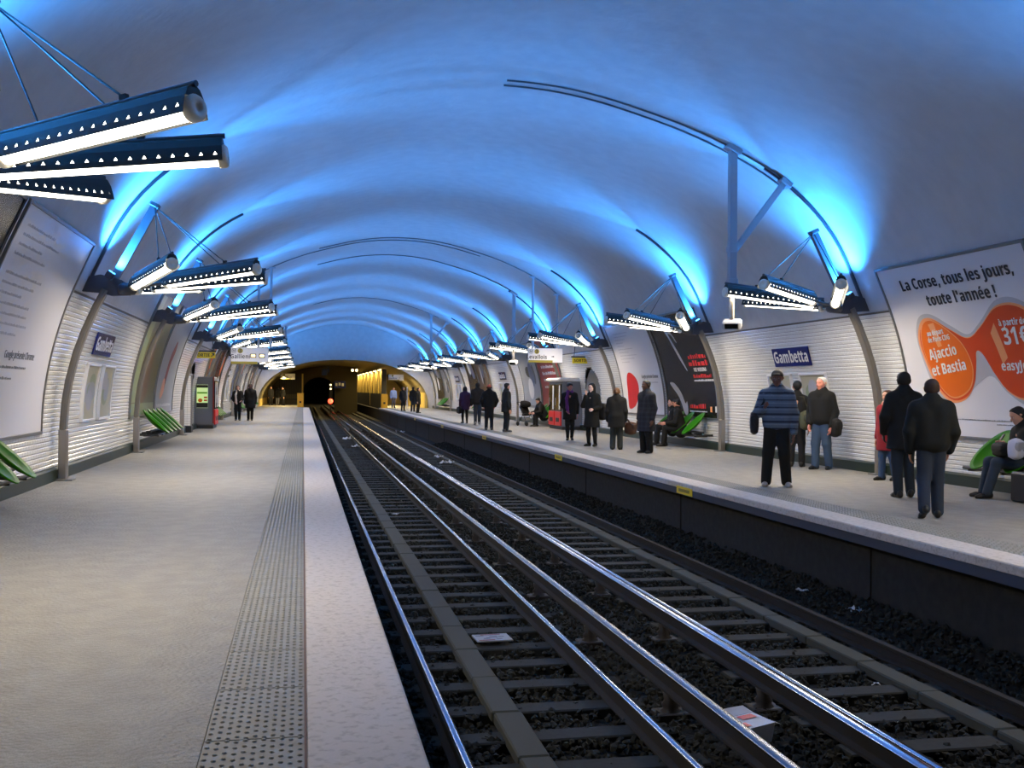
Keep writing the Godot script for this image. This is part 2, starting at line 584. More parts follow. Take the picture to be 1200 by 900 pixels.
func make_floors() -> void:
	var lz := -112.0
	var rz := -200.0
	var a := begin()
	floor_strip(a, -4.2, -0.40, 0.0, 0.16, lz, NEAR)
	var fl := struct("floor", a, M.asphalt)
	var n := begin()
	floor_strip(n, 0.025, 0.515, 0.0, 0.16, FAR, NEAR, 0.012)
	floor_strip(n, -0.40, 0.025, -0.012, 0.14, lz, NEAR)
	build("edge_slab", n, M.edge_stone, fl)
	n = begin()
	floor_strip(n, 0.021, 0.031, 0.002, 0.05, FAR, NEAR)
	build("joint_line", n, M.joint_red, fl)
	var b := begin()
	floor_strip(b, 7.06, 10.95, 0.0, 0.16, rz, NEAR)
	var fr := struct("floor", b, M.asphalt)
	n = begin()
	floor_strip(n, 6.2, 6.64, 0.0, 0.10, FAR, NEAR, 0.012)
	floor_strip(n, 6.64, 7.06, -0.012, 0.14, FAR, NEAR)
	build("edge_slab", n, M.edge_stone, fr)
	n = begin()
	floor_strip(n, 6.205, 6.5, -0.07, 0.13, FAR, NEAR)
	build("edge_fascia", n, M.fascia, fr)
	# tactile tiles with rows of studs
	var t := begin()
	bx(t, Transform3D(Basis(), Vector3(0, -0.006, 0)), Vector3(0.421, 0.012, 0.783), 0.003)
	t.set_smooth_group(0)
	for col in 11:
		for k in 11:
			var z := -0.3675 + 0.0735 * k + (0.0 if col % 2 else -0.0184) + 0.009
			var x := -0.19 + 0.038 * col
			for e in 6:
				var p := Vector2(cos(TAU * e / 6), sin(TAU * e / 6))
				var q := Vector2(cos(TAU * (e + 1) / 6), sin(TAU * (e + 1) / 6))
				var A := Vector3(x + p.x * 0.0125, -0.001, z + p.y * 0.0125)
				var B := Vector3(x + q.x * 0.0125, -0.001, z + q.y * 0.0125)
				var C := Vector3(x + q.x * 0.008, 0.006, z + q.y * 0.008)
				var D := Vector3(x + p.x * 0.008, 0.006, z + p.y * 0.008)
				quad(t, A, B, C, D)
				tri(t, D, C, Vector3(x, 0.0065, z))
	t.set_smooth_group(-1)
	var tile := mesh_of(t)
	for side in 2:
		var x := -0.1875 if side == 0 else 6.85
		var par: Node = fl if side == 0 else fr
		var rest: Array[Transform3D] = []
		var z := -4.70 + 0.79 * 5 - 0.395
		var i := 0
		while z > (lz if side == 0 else FAR):
			if i < 36 and (side == 0 or z < -5.5):
				put("tactile_tile", tile, M.tactile_rubber, par, at(Vector3(x, 0, z), PI * (i % 2)))
				i += 1
			elif side == 0 or z < -5.5:
				rest.append(at(Vector3(x, 0, z)))
			z -= 0.79
		var mm := MultiMesh.new()
		mm.transform_format = MultiMesh.TRANSFORM_3D
		mm.mesh = tile
		mm.instance_count = rest.size()
		for k in rest.size(): mm.set_instance_transform(k, rest[k])
		var mi := MultiMeshInstance3D.new()
		mi.name = "tactile_strip"
		mi.multimesh = mm
		mi.material_override = M.tactile_rubber
		mi.set_meta("kind", "stuff")
		par.add_child(mi, true)
	# pit walls and the bed between them
	struct("wall_pit_left", box(Vector3(0.3, 1.4, NEAR - lz), Vector3(0.2, -0.86, (NEAR + lz) / 2)), M.pit_wall)
	var pr := begin()
	bx(pr, Transform3D(Basis(), Vector3(6.6, -0.90, (NEAR + rz) / 2)), Vector3(0.3, 1.4, NEAR - rz))
	for k in 12:      # pilasters that divide the pit wall
		bx(pr, Transform3D(Basis(), Vector3(6.445, -0.75, -11.3 - k * 6.3)), Vector3(0.02, 1.1, 0.04))
	struct("wall_pit_right", pr, M.pit_wall)
	struct("floor", box(Vector3(6.6, 0.3, NEAR - rz), Vector3(3.36, -1.24, (NEAR + rz) / 2)), M.ballast)
	struct("floor", box(Vector3(16.0, 0.2, NEAR + 120.0), Vector3(CX, -1.6, -55.0)), M.pit_wall)

# ------------------------------------------------------------------ tracks
func make_tracks() -> void:
	var far := -150.0
	var tags := ["nearer railway track with bright blue-reflecting rails beside the left platform edge", "farther railway track whose outer rail lies dark below the right platform"]
	var xr := [[1.045, 2.475], [3.985, 5.435]]
	var xs := [[1.44, 1.66], [5.0, 5.2]]
	var railp := [Vector2(-0.06, 0), Vector2(0.06, 0), Vector2(0.06, 0.015), Vector2(0.012, 0.03), Vector2(0.012, 0.105), Vector2(0.033, 0.118), Vector2(0.033, 0.143), Vector2(-0.033, 0.143), Vector2(-0.033, 0.118), Vector2(-0.012, 0.105), Vector2(-0.012, 0.03), Vector2(-0.06, 0.015)]
	var headp := [Vector2(-0.028, 0.0), Vector2(0.028, 0.0), Vector2(0.028, 0.008), Vector2(0.020, 0.016), Vector2(0.0, 0.018), Vector2(-0.020, 0.016), Vector2(-0.028, 0.008)]
	for k in 2:
		var o := thing("railway_track", tags[k], "railway track")
		for x in xr[k]:
			var st := begin()
			sweep(st, [Vector3(x, -1.005, 6), Vector3(x, -1.005, far)], railp, Vector3.RIGHT, false)
			var r := build("rail", st, M.rail_side, o)
			if not (k == 1 and x > 5.0):
				st = begin()
				sweep(st, [Vector3(x, -0.872, 6), Vector3(x, -0.872, far)], headp, Vector3.RIGHT, true)
				build("rail_head", st, M.rail_head, r)
		# wooden sleepers
		var s := box(Vector3(1.95, 0.14, 0.24), Vector3.ZERO, 0.012)
		var sm := mesh_of(s)
		var rest: Array[Transform3D] = []
		for i in 130:
			var z := -6.92 + 0.676 * 6 - 0.676 * i
			var t := Transform3D(Basis(Vector3.UP, rng.randf_range(-0.012, 0.012)), Vector3((xr[k][0] + xr[k][1]) / 2.0 + rng.randf_range(-0.03, 0.03), -1.07 + rng.randf_range(-0.006, 0.006), z))
			if i < 80: put("sleeper", sm, M.sleeper, o, t)
			else: rest.append(t)
		var mm := MultiMesh.new()
		mm.transform_format = MultiMesh.TRANSFORM_3D
		mm.mesh = sm
		mm.instance_count = rest.size()
		for i in rest.size(): mm.set_instance_transform(i, rest[i])
		var mi := MultiMeshInstance3D.new()
		mi.name = "distant_sleepers"
		mi.multimesh = mm
		mi.material_override = M.sleeper
		mi.set_meta("kind", "stuff")
		o.add_child(mi, true)
		# concrete cable trough covers lying along the sleepers
		var c := mesh_of(box(Vector3(xs[k][1] - xs[k][0], 0.09, 0.985), Vector3.ZERO, 0.012))
		for i in 70:
			put("trough_cover", c, M.trough_concrete, o, Transform3D(Basis(Vector3.UP, rng.randf_range(-0.008, 0.008)), Vector3((xs[k][0] + xs[k][1]) / 2.0 + rng.randf_range(-0.006, 0.006), -0.99 + rng.randf_range(-0.006, 0.006), 0.5 - i)))
		var lng := begin()
		floor_strip(lng, xs[k][0], xs[k][1], -0.945, 0.09, far, -69.0)
		tag(build("distant_trough", lng, M.trough_concrete, o), "", "", "", "stuff")
	# conductor rails on insulators
	var cx := [2.86, 3.64]
	for k in 2:
		var o := thing("conductor_rail", ["dull blue raised conductor rail nearest the left track, passing the white litter box", "broad gleaming raised conductor rail beside the right track"][k], "conductor rail")
		var st := begin()
		sweep(st, [Vector3(cx[k], -0.86, 6), Vector3(cx[k], -0.86, far)], [Vector2(-0.05, 0), Vector2(0.05, 0), Vector2(0.05, 0.02), Vector2(0.014, 0.04), Vector2(0.014, 0.10), Vector2(0.045, 0.115), Vector2(0.045, 0.145), Vector2(-0.045, 0.145), Vector2(-0.045, 0.115), Vector2(-0.014, 0.10), Vector2(-0.014, 0.04), Vector2(-0.05, 0.02)], Vector3.RIGHT, false)
		var r := build("rail", st, M.rail_side, o)
		st = begin()
		sweep(st, [Vector3(cx[k], -0.715, 6), Vector3(cx[k], -0.715, far)], [Vector2(-0.046, 0), Vector2(0.046, 0), Vector2(0.046, 0.008), Vector2(0.034, 0.015), Vector2(-0.034, 0.015), Vector2(-0.046, 0.008)], Vector3.RIGHT, true)
		build("rail_head", st, M.conductor_head if k == 0 else M.rail_head, r)
		var ins := begin()
		lathe(ins, [Vector2(0.0, 0.0), Vector2(0.1, 0.0), Vector2(0.1, 0.05), Vector2(0.06, 0.08), Vector2(0.075, 0.11), Vector2(0.05, 0.14), Vector2(0.065, 0.2), Vector2(0.0, 0.2)], 10, Transform3D())
		bx(ins, Transform3D(Basis(), Vector3(0, 0.02, 0)), Vector3(0.26, 0.08, 0.2), 0.01)
		var im := mesh_of(ins)
		for i in 26: put("insulator", im, M.insulator, o, at(Vector3(cx[k], -1.06, -5.6 - i * 2.4)))
	# ballast stones between the rails
	var st := begin()
	var ico := [Vector3(0, 1, 0), Vector3(0.9, 0.3, 0.2), Vector3(0.2, 0.35, 0.95), Vector3(-0.8, 0.25, 0.4), Vector3(-0.5, 0.3, -0.85), Vector3(0.5, 0.25, -0.8), Vector3(0, -0.8, 0)]
	for i in range(1, 6):
		var j := i % 5 + 1
		out3(st, ico[0], ico[i], ico[j], Vector3.ZERO)
		out3(st, ico[6], ico[i], ico[j], Vector3.ZERO)
	var stone := mesh_of(st)
	var where: Array[Transform3D] = []
	var tint: Array[Color] = []
	for i in 52000:
		var z := -3.5 - 45.0 * pow(rng.randf(), 1.5)
		var x := rng.randf_range(0.38, 6.42)
		var fz := fposmod(z + 6.92, 0.676)
		if (fz < 0.12 or fz > 0.556) and (x > 1.68 and x < 2.38 or x > 4.1 and x < 4.95) and rng.randf() < 0.80: continue
		if x > 1.40 and x < 1.70 or x > 4.96 and x < 5.24: continue
		var r := rng.randf_range(0.018, 0.042)
		var y := -1.045 + (0.03 + 0.2 * maxf(0.0, x - 5.75) if x > 5.6 else 0.0) + (0.04 if x < 0.9 else 0.0) + rng.randf_range(0.0, 0.035)
		where.append(Transform3D(Basis(Vector3(rng.randf_range(-1, 1), rng.randf_range(-1, 1), rng.randf_range(-1, 1)).normalized(), rng.randf() * TAU) * Basis.from_scale(Vector3(r, r * rng.randf_range(0.6, 1.0), r * rng.randf_range(0.8, 1.3))), Vector3(x, y, z)))
		var v := rng.randf_range(0.3, 0.8)
		if rng.randf() < 0.006: v = 3.5
		tint.append(Color(v, v, v * 0.96))
	var mm := MultiMesh.new()
	mm.transform_format = MultiMesh.TRANSFORM_3D
	mm.use_colors = true
	mm.mesh = stone
	mm.instance_count = where.size()
	for i in where.size():
		mm.set_instance_transform(i, where[i])
		mm.set_instance_color(i, tint[i])
	var mi := MultiMeshInstance3D.new()
	mi.name = "ballast"
	mi.multimesh = mm
	mi.material_override = M.stone_dark
	add_child(mi, true)
	tag(mi, "dark oily crushed stone ballast between the sleepers and rails", "ballast", "", "stuff")

# ------------------------------------------------------------------ lamps
var lum_shell: ArrayMesh
var lum_tube: ArrayMesh
var lum_cap: ArrayMesh
var lum_rod: ArrayMesh
const LUM := 1.8
const LAMP_POWER := 1.95
const BLUE_POWER := 18.0
const BLUE := Color(0.20, 0.59, 1.0)

func make_lum_meshes() -> void:
	var st := begin()
	var pitch := LUM / 17.0
	for sx in [-1.0, 1.0]:
		var rows := [Vector2(0.018, 0.125), Vector2(0.055, 0.10), Vector2(0.088, 0.04), Vector2(0.101, -0.008), Vector2(0.108, -0.034), Vector2(0.116, -0.082)]
		for i in 5:
			var a: Vector2 = rows[i]
			var b: Vector2 = rows[i + 1]
			for k in (17 if i == 3 else 1):
				var z0 := pitch * k if i == 3 else 0.0
				var z1 := z0 + pitch if i == 3 else LUM
				var P := func(q: Vector2, z: float) -> Vector3: return Vector3(sx * q.x, q.y, z)
				if i != 3:
					quad(st, P.call(a, z0), P.call(a, z1), P.call(b, z1), P.call(b, z0))
				else:                # triangular perforation
					var h0 := z0 + pitch * 0.36
					var h1 := z0 + pitch * 0.64
					var mid := (z0 + z1) / 2.0
					quad(st, P.call(a, z0), P.call(a, mid), P.call(b, h0), P.call(b, z0))
					quad(st, P.call(a, mid), P.call(a, z1), P.call(b, z1), P.call(b, h1))
		for z in [0.0, LUM]:       # end flange
			var r2 := [Vector3(0, 0.125, z), Vector3(sx * 0.018, 0.125, z), Vector3(sx * 0.055, 0.10, z), Vector3(sx * 0.088, 0.04, z), Vector3(0, 0.04, z)]
			for k in range(1, 4): tri(st, r2[0], r2[k], r2[k + 1])
	lum_shell = mesh_of(st)
	st = begin()
	tube(st, [Vector3(0, -0.036, 0.02), Vector3(0, -0.036, LUM - 0.02)], 0.068, 20)
	lum_tube = mesh_of(st)
	st = begin()
	lathe(st, [Vector2(0.0, 0.0), Vector2(0.088, 0.0), Vector2(0.092, 0.012), Vector2(0.092, 0.05), Vector2(0.078, 0.07), Vector2(0.032, 0.07), Vector2(0.03, 0.05), Vector2(0.0, 0.05)], 20, Transform3D(Basis(Vector3.RIGHT, PI / 2), Vector3.ZERO))
	lum_cap = mesh_of(st)
	st = begin()
	tube(st, [Vector3(0, 0.13, -0.02), Vector3(0, 0.13, LUM + 0.02)], 0.022, 8)
	lum_rod = mesh_of(st)

func make_lamp(side: float, z: float, label: String, lit := true) -> Node3D:
	var o := thing("platform_lamp", label, "lamp post", Vector3(0, 0, z), 0.0, "curved lamp posts along the platforms")
	var X := func(h: float) -> float: return CX + side * h
	var st := begin()
	var pts := []
	for p in [[7.17, 0.0], [7.17, 0.5], [7.165, 0.9], [7.14, 1.25], [7.09, 1.6], [6.98, 2.05], [6.86, 2.4], [6.70, 2.78], [6.55, 3.08]]: pts.append(Vector3(X.call(p[0]), p[1], 0))
	sweep(st, pts, [Vector2(0.05, -0.075), Vector2(0.05, 0.075), Vector2(0.02, 0.09), Vector2(-0.02, 0.09), Vector2(-0.05, 0.075), Vector2(-0.05, -0.075), Vector2(-0.02, -0.09), Vector2(0.02, -0.09)], Vector3.RIGHT, false)
	build("pole", st, M.pole_paint, o)
	st = begin()
	for dz in [-0.062, 0.0, 0.062]: bx(st, Transform3D(Basis(), Vector3(X.call(7.165), 0.42, dz)), Vector3(0.14 if dz == 0.0 else 0.125, 0.80, 0.058), 0.012)
	build("pole_sleeve", st, M.steel, o)
	build("base_plate", box(Vector3(0.26, 0.025, 0.28), Vector3(X.call(7.13), 0.0125, 0), 0.006), M.mid_grey, o)
	# bracket from the wall to the hub
	st = begin()
	var poly := PackedVector2Array([Vector2(7.0, 3.05), Vector2(7.0, 3.24), Vector2(6.62, 3.32), Vector2(6.30, 3.24), Vector2(6.12, 3.12), Vector2(6.16, 3.0), Vector2(6.45, 2.98), Vector2(6.6, 3.02)])
	var pp := PackedVector2Array()
	for q in poly: pp.append(Vector2(X.call(q.x), q.y))
	plate(st, pp, 0.12, Transform3D(Basis(), Vector3(0, 0, 0.06)))
	build("bracket", st, M.lamp_metal, o)
	st = begin()
	lathe(st, [Vector2(0.0, -0.09), Vector2(0.12, -0.09), Vector2(0.15, -0.05), Vector2(0.15, 0.05), Vector2(0.1, 0.09), Vector2(0.0, 0.09)], 16, Transform3D(Basis(), Vector3(X.call(6.22), 3.1, 0)))
	build("hub", st, M.lamp_metal, o)
	# inclined mast and its head
	var tip := Vector3(X.call(5.80), 4.46, 0)
	st = begin()
	sweep(st, [Vector3(X.call(6.45), 3.2, 0), tip], rect(0.10, 0.13), Vector3.BACK, false)
	bx(st, Transform3D(Basis(Vector3.BACK, side * 0.45), tip + Vector3(0, 0.02, 0)), Vector3(0.16, 0.07, 0.17), 0.01)
	build("mast", st, M.mast_paint, o)
	# conduit that climbs the vault
	st = begin()
	var cp := []
	var c0 := s_of_y(3.1)
	for i in 12: cp.append(wp(side, 0.0, lerpf(c0, 6.5, i / 11.0), 0.03))
	sweep(st, cp, rect(0.05, 0.05), Vector3.BACK, false)
	build("conduit", st, M.lamp_metal, o)
	# two blue floodlights behind the mast, aimed up along the vault
	for dz in [-0.16, 0.16]:
		var from := Vector3(X.call(6.42), 3.36, dz)
		var aim := Vector3(X.call(4.85), 5.75, dz * 2.2)
		var d := (aim - from).normalized()
		var bb := Basis.looking_at(d, Vector3.BACK)
		st = begin()
		bx(st, Transform3D(bb, from - d * 0.07), Vector3(0.13, 0.10, 0.11), 0.012)
		tube(st, [from - d * 0.08, Vector3(X.call(6.45), 3.22, dz * 0.3)], 0.02, 6)
		var fl := build("floodlight", st, M.lamp_metal, o)
		build("lamp_lens", box(Vector3(0.10, 0.075, 0.008), Vector3.ZERO), M.blue_glow, fl, Transform3D(bb, from - d * 0.012))
		if lit:
			var sp := SpotLight3D.new()
			sp.name = "blue_lamp_light"
			sp.transform = Transform3D(bb, from + d * 0.02)
			sp.light_color = BLUE
			sp.light_energy = BLUE_POWER
			sp.spot_angle = 60.0
			sp.spot_angle_attenuation = 1.0
			sp.spot_range = 40.0
			sp.spot_attenuation = 2.0
			sp.light_size = 0.05
			sp.shadow_enabled = true
			o.add_child(sp, true)
	# four tube luminaires fanned round the hub
	var hub := Vector3(X.call(6.22), 3.12, 0)
	var ang := [65.0, 37.0, 4.0, -62.0]
	var reach := [2.2, 2.65, 2.2, 2.05]
	for i in 4:
		var a := deg_to_rad(ang[i])
		var e := hub + Vector3(-side * cos(a) * reach[i], 0.22, sin(a) * reach[i])
		var dir := (e - hub).normalized()
		var xx := Vector3.UP.cross(dir).normalized()
		var b := Basis(xx, dir.cross(xx), dir)
		var t := Transform3D(b, e - dir * LUM)
		var lu := put("luminaire", lum_shell, M.lamp_shell, o, t)
		put("tube_diffuser", lum_tube, M.tube_glow, lu)
		put("ridge_rod", lum_rod, M.lamp_metal, lu)
		put("end_cap", lum_cap, M.cap_white, lu, Transform3D(Basis(), Vector3(0, -0.03, LUM - 0.04)))
		put("end_cap", lum_cap, M.cap_white, lu, Transform3D(Basis(Vector3.UP, PI), Vector3(0, -0.03, 0.04)))
		st = begin()
		tube(st, [hub, t.origin + b * Vector3(0, -0.02, 0.05)], 0.028, 8)
		build("arm", st, M.lamp_metal, o)
		st = begin()
		tube(st, [tip, t * Vector3(0, 0.16, LUM * 0.66)], 0.009, 5)
		bx(st, Transform3D(b, t * Vector3(0, 0.155, LUM * 0.66)), Vector3(0.035, 0.05, 0.06))
		build("stay_cable", st, M.cable, o)
		if lit:
			var al := AreaLight3D.new()
			al.name = "tube_light"
			al.transform = t * Transform3D(Basis(Vector3.RIGHT, -PI / 2), Vector3(0, -0.115, LUM / 2))
			al.area_size = Vector2(0.15, LUM - 0.1)
			al.light_color = Color(1.0, 0.92, 0.79)
			al.light_energy = LAMP_POWER
			al.area_range = 40.0
			al.area_attenuation = 2.0
			al.shadow_enabled = true
			o.add_child(al, true)
	return o

func make_lamps() -> void:
	make_lum_meshes()
	var place := ["nearest", "second", "third", "fourth", "fifth", "sixth", "seventh", "eighth", "ninth", "farthest"]
	for i in POLE_Z.size():
		make_lamp(-1.0, POLE_Z[i], "%s curved lamp post with fanned tube lamps on the left platform" % place[i])
		var r: String = "curved lamp post with fanned tube lamps beyond the orange sunglasses poster" if i == 0 else ["nearest", "second", "third", "fourth", "fifth", "sixth", "seventh", "eighth", "farthest"][i - 1] + " curved lamp post with fanned tube lamps visible on the right platform"
		make_lamp(1.0, POLE_Z[i], r)

# ------------------------------------------------------------------ posters and signs on the walls
const PS0 := 0.80
const PS1 := 3.83

func poster(side: float, z0: float, w: float, sheet: Material, label: String, group := "") -> Node3D:
	var o := thing("advertising_poster", label, "poster", Vector3.ZERO, 0.0, group)
	var st := begin()
	st.set_smooth_group(0)
	var za := minf(z0, z0 + side * w)
	wall_patch(st, side, za, za + w, PS0, PS1, 0.035, 20)
	st.set_smooth_group(-1)
	build("sheet", st, sheet, o)
	st = begin()
	for s in [PS0, PS1]:
		bx(st, wframe(side, z0 + side * w / 2, s, 0.025) , Vector3(w + 0.06, 0.05, 0.055), 0.006)
	for z in [z0, z0 + side * w]:
		var path := []
		for i in 18: path.append(wp(side, z, lerpf(PS0, PS1, i / 17.0), 0.03))
		sweep(st, path, rect(0.04, 0.055), Vector3.BACK, false)
	build("frame", st, M.frame_metal, o)
	return o

func ink(called: String, o: Node, side: float, z0: float, poly: PackedVector2Array, m: Material, off := 0.040) -> void:
	var st := begin()
	print_poly(st, side, z0, poly, off)
	build(called, st, m, o)

func words(o: Node, side: float, z0: float, x: float, s: float, text: String, size: float, m: Material, bold := true, squeeze := 1.0, slant := 0.0, off := 0.044) -> void:
	var t := wframe(side, z0 + side * x, s, off)
	t.basis = t.basis * Basis(Vector3.BACK, slant)
	letters("lettering", text, size, m, o, t, bold, squeeze)

# rows of print too small to read
func small_print(o: Node, side: float, z0: float, x0: float, x1: float, s: float, h: float, m: Material) -> void:
	var st := begin()
	var x := x0
	while x < x1:
		var w := rng.randf_range(0.4, 1.6) * h
		print_poly(st, side, z0, rpoly(x, s, minf(x + w, x1), s + h * rng.randf_range(0.6, 1.0)), 0.040)
		x += w + h * 0.35
	build("print", st, m, o)

func smooth_closed(pts: Array, n := 6) -> PackedVector2Array:
	var a := PackedVector2Array()
	var m := pts.size()
	for i in m:
		for k in n: a.append(pts[i].cubic_interpolate(pts[(i + 1) % m], pts[(i + m - 1) % m], pts[(i + 2) % m], float(k) / n))
	return a

func scaled(poly: PackedVector2Array, k: Vector2, c: Vector2) -> PackedVector2Array:
	var a := PackedVector2Array()
	for p in poly: a.append(c + (p - c) * k)
	return a

func make_posters() -> void:
	# sunglasses poster
	var z0 := -17.38
	var o := poster(1.0, z0, 3.95, M.poster_white, "white poster of large orange sunglasses advertising flights, right of the nearest visible right lamp post")
	words(o, 1.0, z0, 2.07, 3.47, "La Corse, tous les jours,", 0.27, M.ink, true, 0.967)
	words(o, 1.0, z0, 2.09, 3.15, "toute l'année !", 0.27, M.ink, true, 0.967)
	var T := func(pts: Array) -> Array:
		var q := []
		for p in pts: q.append(Vector2(p.x * 0.97 + 0.30, 1.38 + (p.y - 1.0) * 1.08))
		return q
	var pale := smooth_closed(T.call([Vector2(0.25, 1.95), Vector2(0.45, 2.36), Vector2(0.85, 2.42), Vector2(1.35, 2.2), Vector2(1.75, 2.05), Vector2(2.15, 2.22), Vector2(2.65, 2.5), Vector2(3.1, 2.52), Vector2(3.5, 2.3), Vector2(3.66, 1.9), Vector2(3.45, 1.3), Vector2(3.0, 0.98), Vector2(2.5, 1.15), Vector2(2.15, 1.4), Vector2(1.75, 1.28), Vector2(1.3, 1.04), Vector2(0.8, 1.0), Vector2(0.45, 1.3)]))
	ink("frame_shade", o, 1.0, z0, pale, M.print_grey, 0.039)
	var body := smooth_closed(T.call([Vector2(0.29, 1.93), Vector2(0.48, 2.29), Vector2(0.83, 2.36), Vector2(1.3, 2.15), Vector2(1.72, 2.0), Vector2(2.12, 2.15), Vector2(2.62, 2.42), Vector2(3.1, 2.44), Vector2(3.46, 2.25), Vector2(3.6, 1.9), Vector2(3.4, 1.4), Vector2(2.98, 1.06), Vector2(2.55, 1.15), Vector2(2.25, 1.42), Vector2(2.02, 1.74), Vector2(1.87, 1.78), Vector2(1.8, 1.6), Vector2(1.66, 1.28), Vector2(1.38, 1.05), Vector2(0.95, 1.01), Vector2(0.55, 1.28)]))
	ink("sunglasses_frame", o, 1.0, z0, body, M.orange_pale, 0.041)
	ink("sunglasses_front", o, 1.0, z0, scaled(body, Vector2(0.965, 0.95), Vector2(2.19, 2.2)), M.orange_deep, 0.043)
	var lens := smooth_closed(T.call([Vector2(0.40, 1.93), Vector2(0.55, 2.25), Vector2(0.85, 2.31), Vector2(1.25, 2.12), Vector2(1.55, 1.88), Vector2(1.68, 1.55), Vector2(1.55, 1.25), Vector2(1.2, 1.1), Vector2(0.88, 1.14), Vector2(0.55, 1.45)]))
	ink("lens_edge", o, 1.0, z0, scaled(lens, Vector2(1.035, 1.04), Vector2(1.3, 2.15)), M.orange_pale, 0.045)
	ink("lens", o, 1.0, z0, lens, M.orange_mid, 0.047)
	ink("lens_shine", o, 1.0, z0, PackedVector2Array([Vector2(1.0, 2.74), Vector2(1.17, 2.76), Vector2(1.24, 2.35), Vector2(1.12, 2.33)]), M.orange_pale, 0.049)
	var lens2 := smooth_closed(T.call([Vector2(2.42, 1.95), Vector2(2.6, 2.26), Vector2(3.1, 2.36), Vector2(3.42, 2.18), Vector2(3.52, 1.9), Vector2(3.34, 1.45), Vector2(2.98, 1.16), Vector2(2.66, 1.3), Vector2(2.45, 1.62)]))
	ink("lens", o, 1.0, z0, lens2, M.orange_deep, 0.047)
	ink("lens_shine", o, 1.0, z0, PackedVector2Array([Vector2(2.58, 2.5), Vector2(2.72, 2.66), Vector2(2.86, 2.1), Vector2(2.72, 2.0)]), M.orange_pale, 0.048)
	words(o, 1.0, z0, 1.14, 2.59, "au départ", 0.12, M.white, true, 0.85, 0.06, 0.052)
	words(o, 1.0, z0, 1.20, 2.48, "de Paris CDG", 0.12, M.white, true, 0.85, 0.06, 0.052)
	words(o, 1.0, z0, 1.22, 2.24, "Ajaccio", 0.25, M.white, true, 0.93, 0.10, 0.052)
	words(o, 1.0, z0, 1.30, 1.97, "et Bastia", 0.25, M.white, true, 0.93, 0.10, 0.052)
	words(o, 1.0, z0, 3.15, 2.65, "à partir de", 0.14, M.white, true, 0.9, 0.0, 0.052)
	words(o, 1.0, z0, 3.14, 2.43, "31€", 0.37, M.white, true, 0.95, 0.0, 0.052)
	small_print(o, 1.0, z0, 2.9, 3.4, 2.22, 0.05, M.orange_pale)
	small_print(o, 1.0, z0, 2.8, 3.4, 2.13, 0.05, M.orange_pale)
	words(o, 1.0, z0, 3.02, 1.97, "easyJet", 0.21, M.white, true, 0.95, 0.0, 0.052)
	small_print(o, 1.0, z0, 2.7, 3.3, 1.83, 0.04, M.ink)
	small_print(o, 1.0, z0, 0.58, 3.8, 1.09, 0.022, M.mid_grey)
	small_print(o, 1.0, z0, 2.4, 3.8, 1.03, 0.022, M.mid_grey)
	# dark theatre poster
	z0 = -30.42
	o = poster(1.0, z0, 3.95, M.poster_dark, "black theatre poster with white brush figure and red lettering, beside the second right lamp post")
	ink("figure", o, 1.0, z0, smooth_closed([Vector2(1.05, 3.5), Vector2(1.3, 3.4), Vector2(1.38, 3.2), Vector2(1.5, 2.98), Vector2(1.75, 2.62), Vector2(2.08, 2.12), Vector2(1.72, 2.42), Vector2(1.42, 2.85), Vector2(1.28, 3.15)], 4), M.print_grey)
	ink("figure", o, 1.0, z0, smooth_closed([Vector2(1.25, 3.35), Vector2(1.62, 3.28), Vector2(1.82, 2.98), Vector2(1.74, 3.0), Vector2(1.6, 3.2), Vector2(1.3, 3.28)], 4), M.print_grey)
	ink("figure", o, 1.0, z0, smooth_closed([Vector2(0.45, 1.80), Vector2(0.8, 1.78), Vector2(1.25, 1.52), Vector2(1.55, 1.2), Vector2(1.7, 1.25), Vector2(1.75, 0.92), Vector2(1.5, 0.9), Vector2(1.1, 1.35), Vector2(0.6, 1.66)], 4), M.print_grey)
	for r in [[2.35, 3.65, 2.46, 0.14], [2.3, 3.7, 2.26, 0.16], [2.45, 3.75, 1.92, 0.11], [1.91, 3.1, 1.07, 0.13]]: small_print(o, 1.0, z0, r[0], r[1], r[2], r[3], M.ink_red)
	words(o, 1.0, z0, 3.05, 2.15, "VIE VERSINA", 0.14, M.white, true, 1.1)
	small_print(o, 1.0, z0, 2.45, 3.9, 1.82, 0.06, M.white)
	small_print(o, 1.0, z0, 1.9, 3.2, 0.97, 0.035, M.white)
	ink("stamp", o, 1.0, z0, rpoly(3.42, 0.98, 3.56, 1.13), M.orange_pale)
	ink("stamp", o, 1.0, z0, rpoly(3.78, 0.98, 3.92, 1.14), M.white)
	# white poster with a red shape
	z0 = -34.85
	o = poster(1.0, z0, 4.2, M.poster_white, "white text poster with rounded red shape at its lower left, behind the plaid coat")
	for i in 10: small_print(o, 1.0, z0, 0.6, rng.randf_range(1.3, 2.4), 3.5 - i * 0.11, 0.03, M.print_grey)
	ink("red_shape", o, 1.0, z0, smooth_closed([Vector2(0.62, 1.0), Vector2(0.62, 1.8), Vector2(0.9, 2.14), Vector2(1.35, 2.12), Vector2(1.78, 1.86), Vector2(1.75, 1.45), Vector2(1.3, 1.05)], 5), M.red)
	words(o, 1.0, z0, 3.1, 2.01, "Google présente Chrome", 0.15, M.mid_grey, false, 0.95)
	small_print(o, 1.0, z0, 2.6, 3.8, 1.8, 0.05, M.print_grey)
	# big white poster on the near left
	z0 = -13.42
	o = poster(-1.0, z0, 3.92, M.poster_white, "white text poster above the green shell seats at the left edge, nearest the camera")
	for i in 12:
		if i == 4: continue
		small_print(o, -1.0, z0, 0.33, rng.randf_range(1.3, 2.3), 3.56 - i * 0.125, 0.04, M.print_grey)
	words(o, -1.0, z0, 2.15, 1.94, "Google présente Chrome", 0.14, M.mid_grey, false, 0.98)
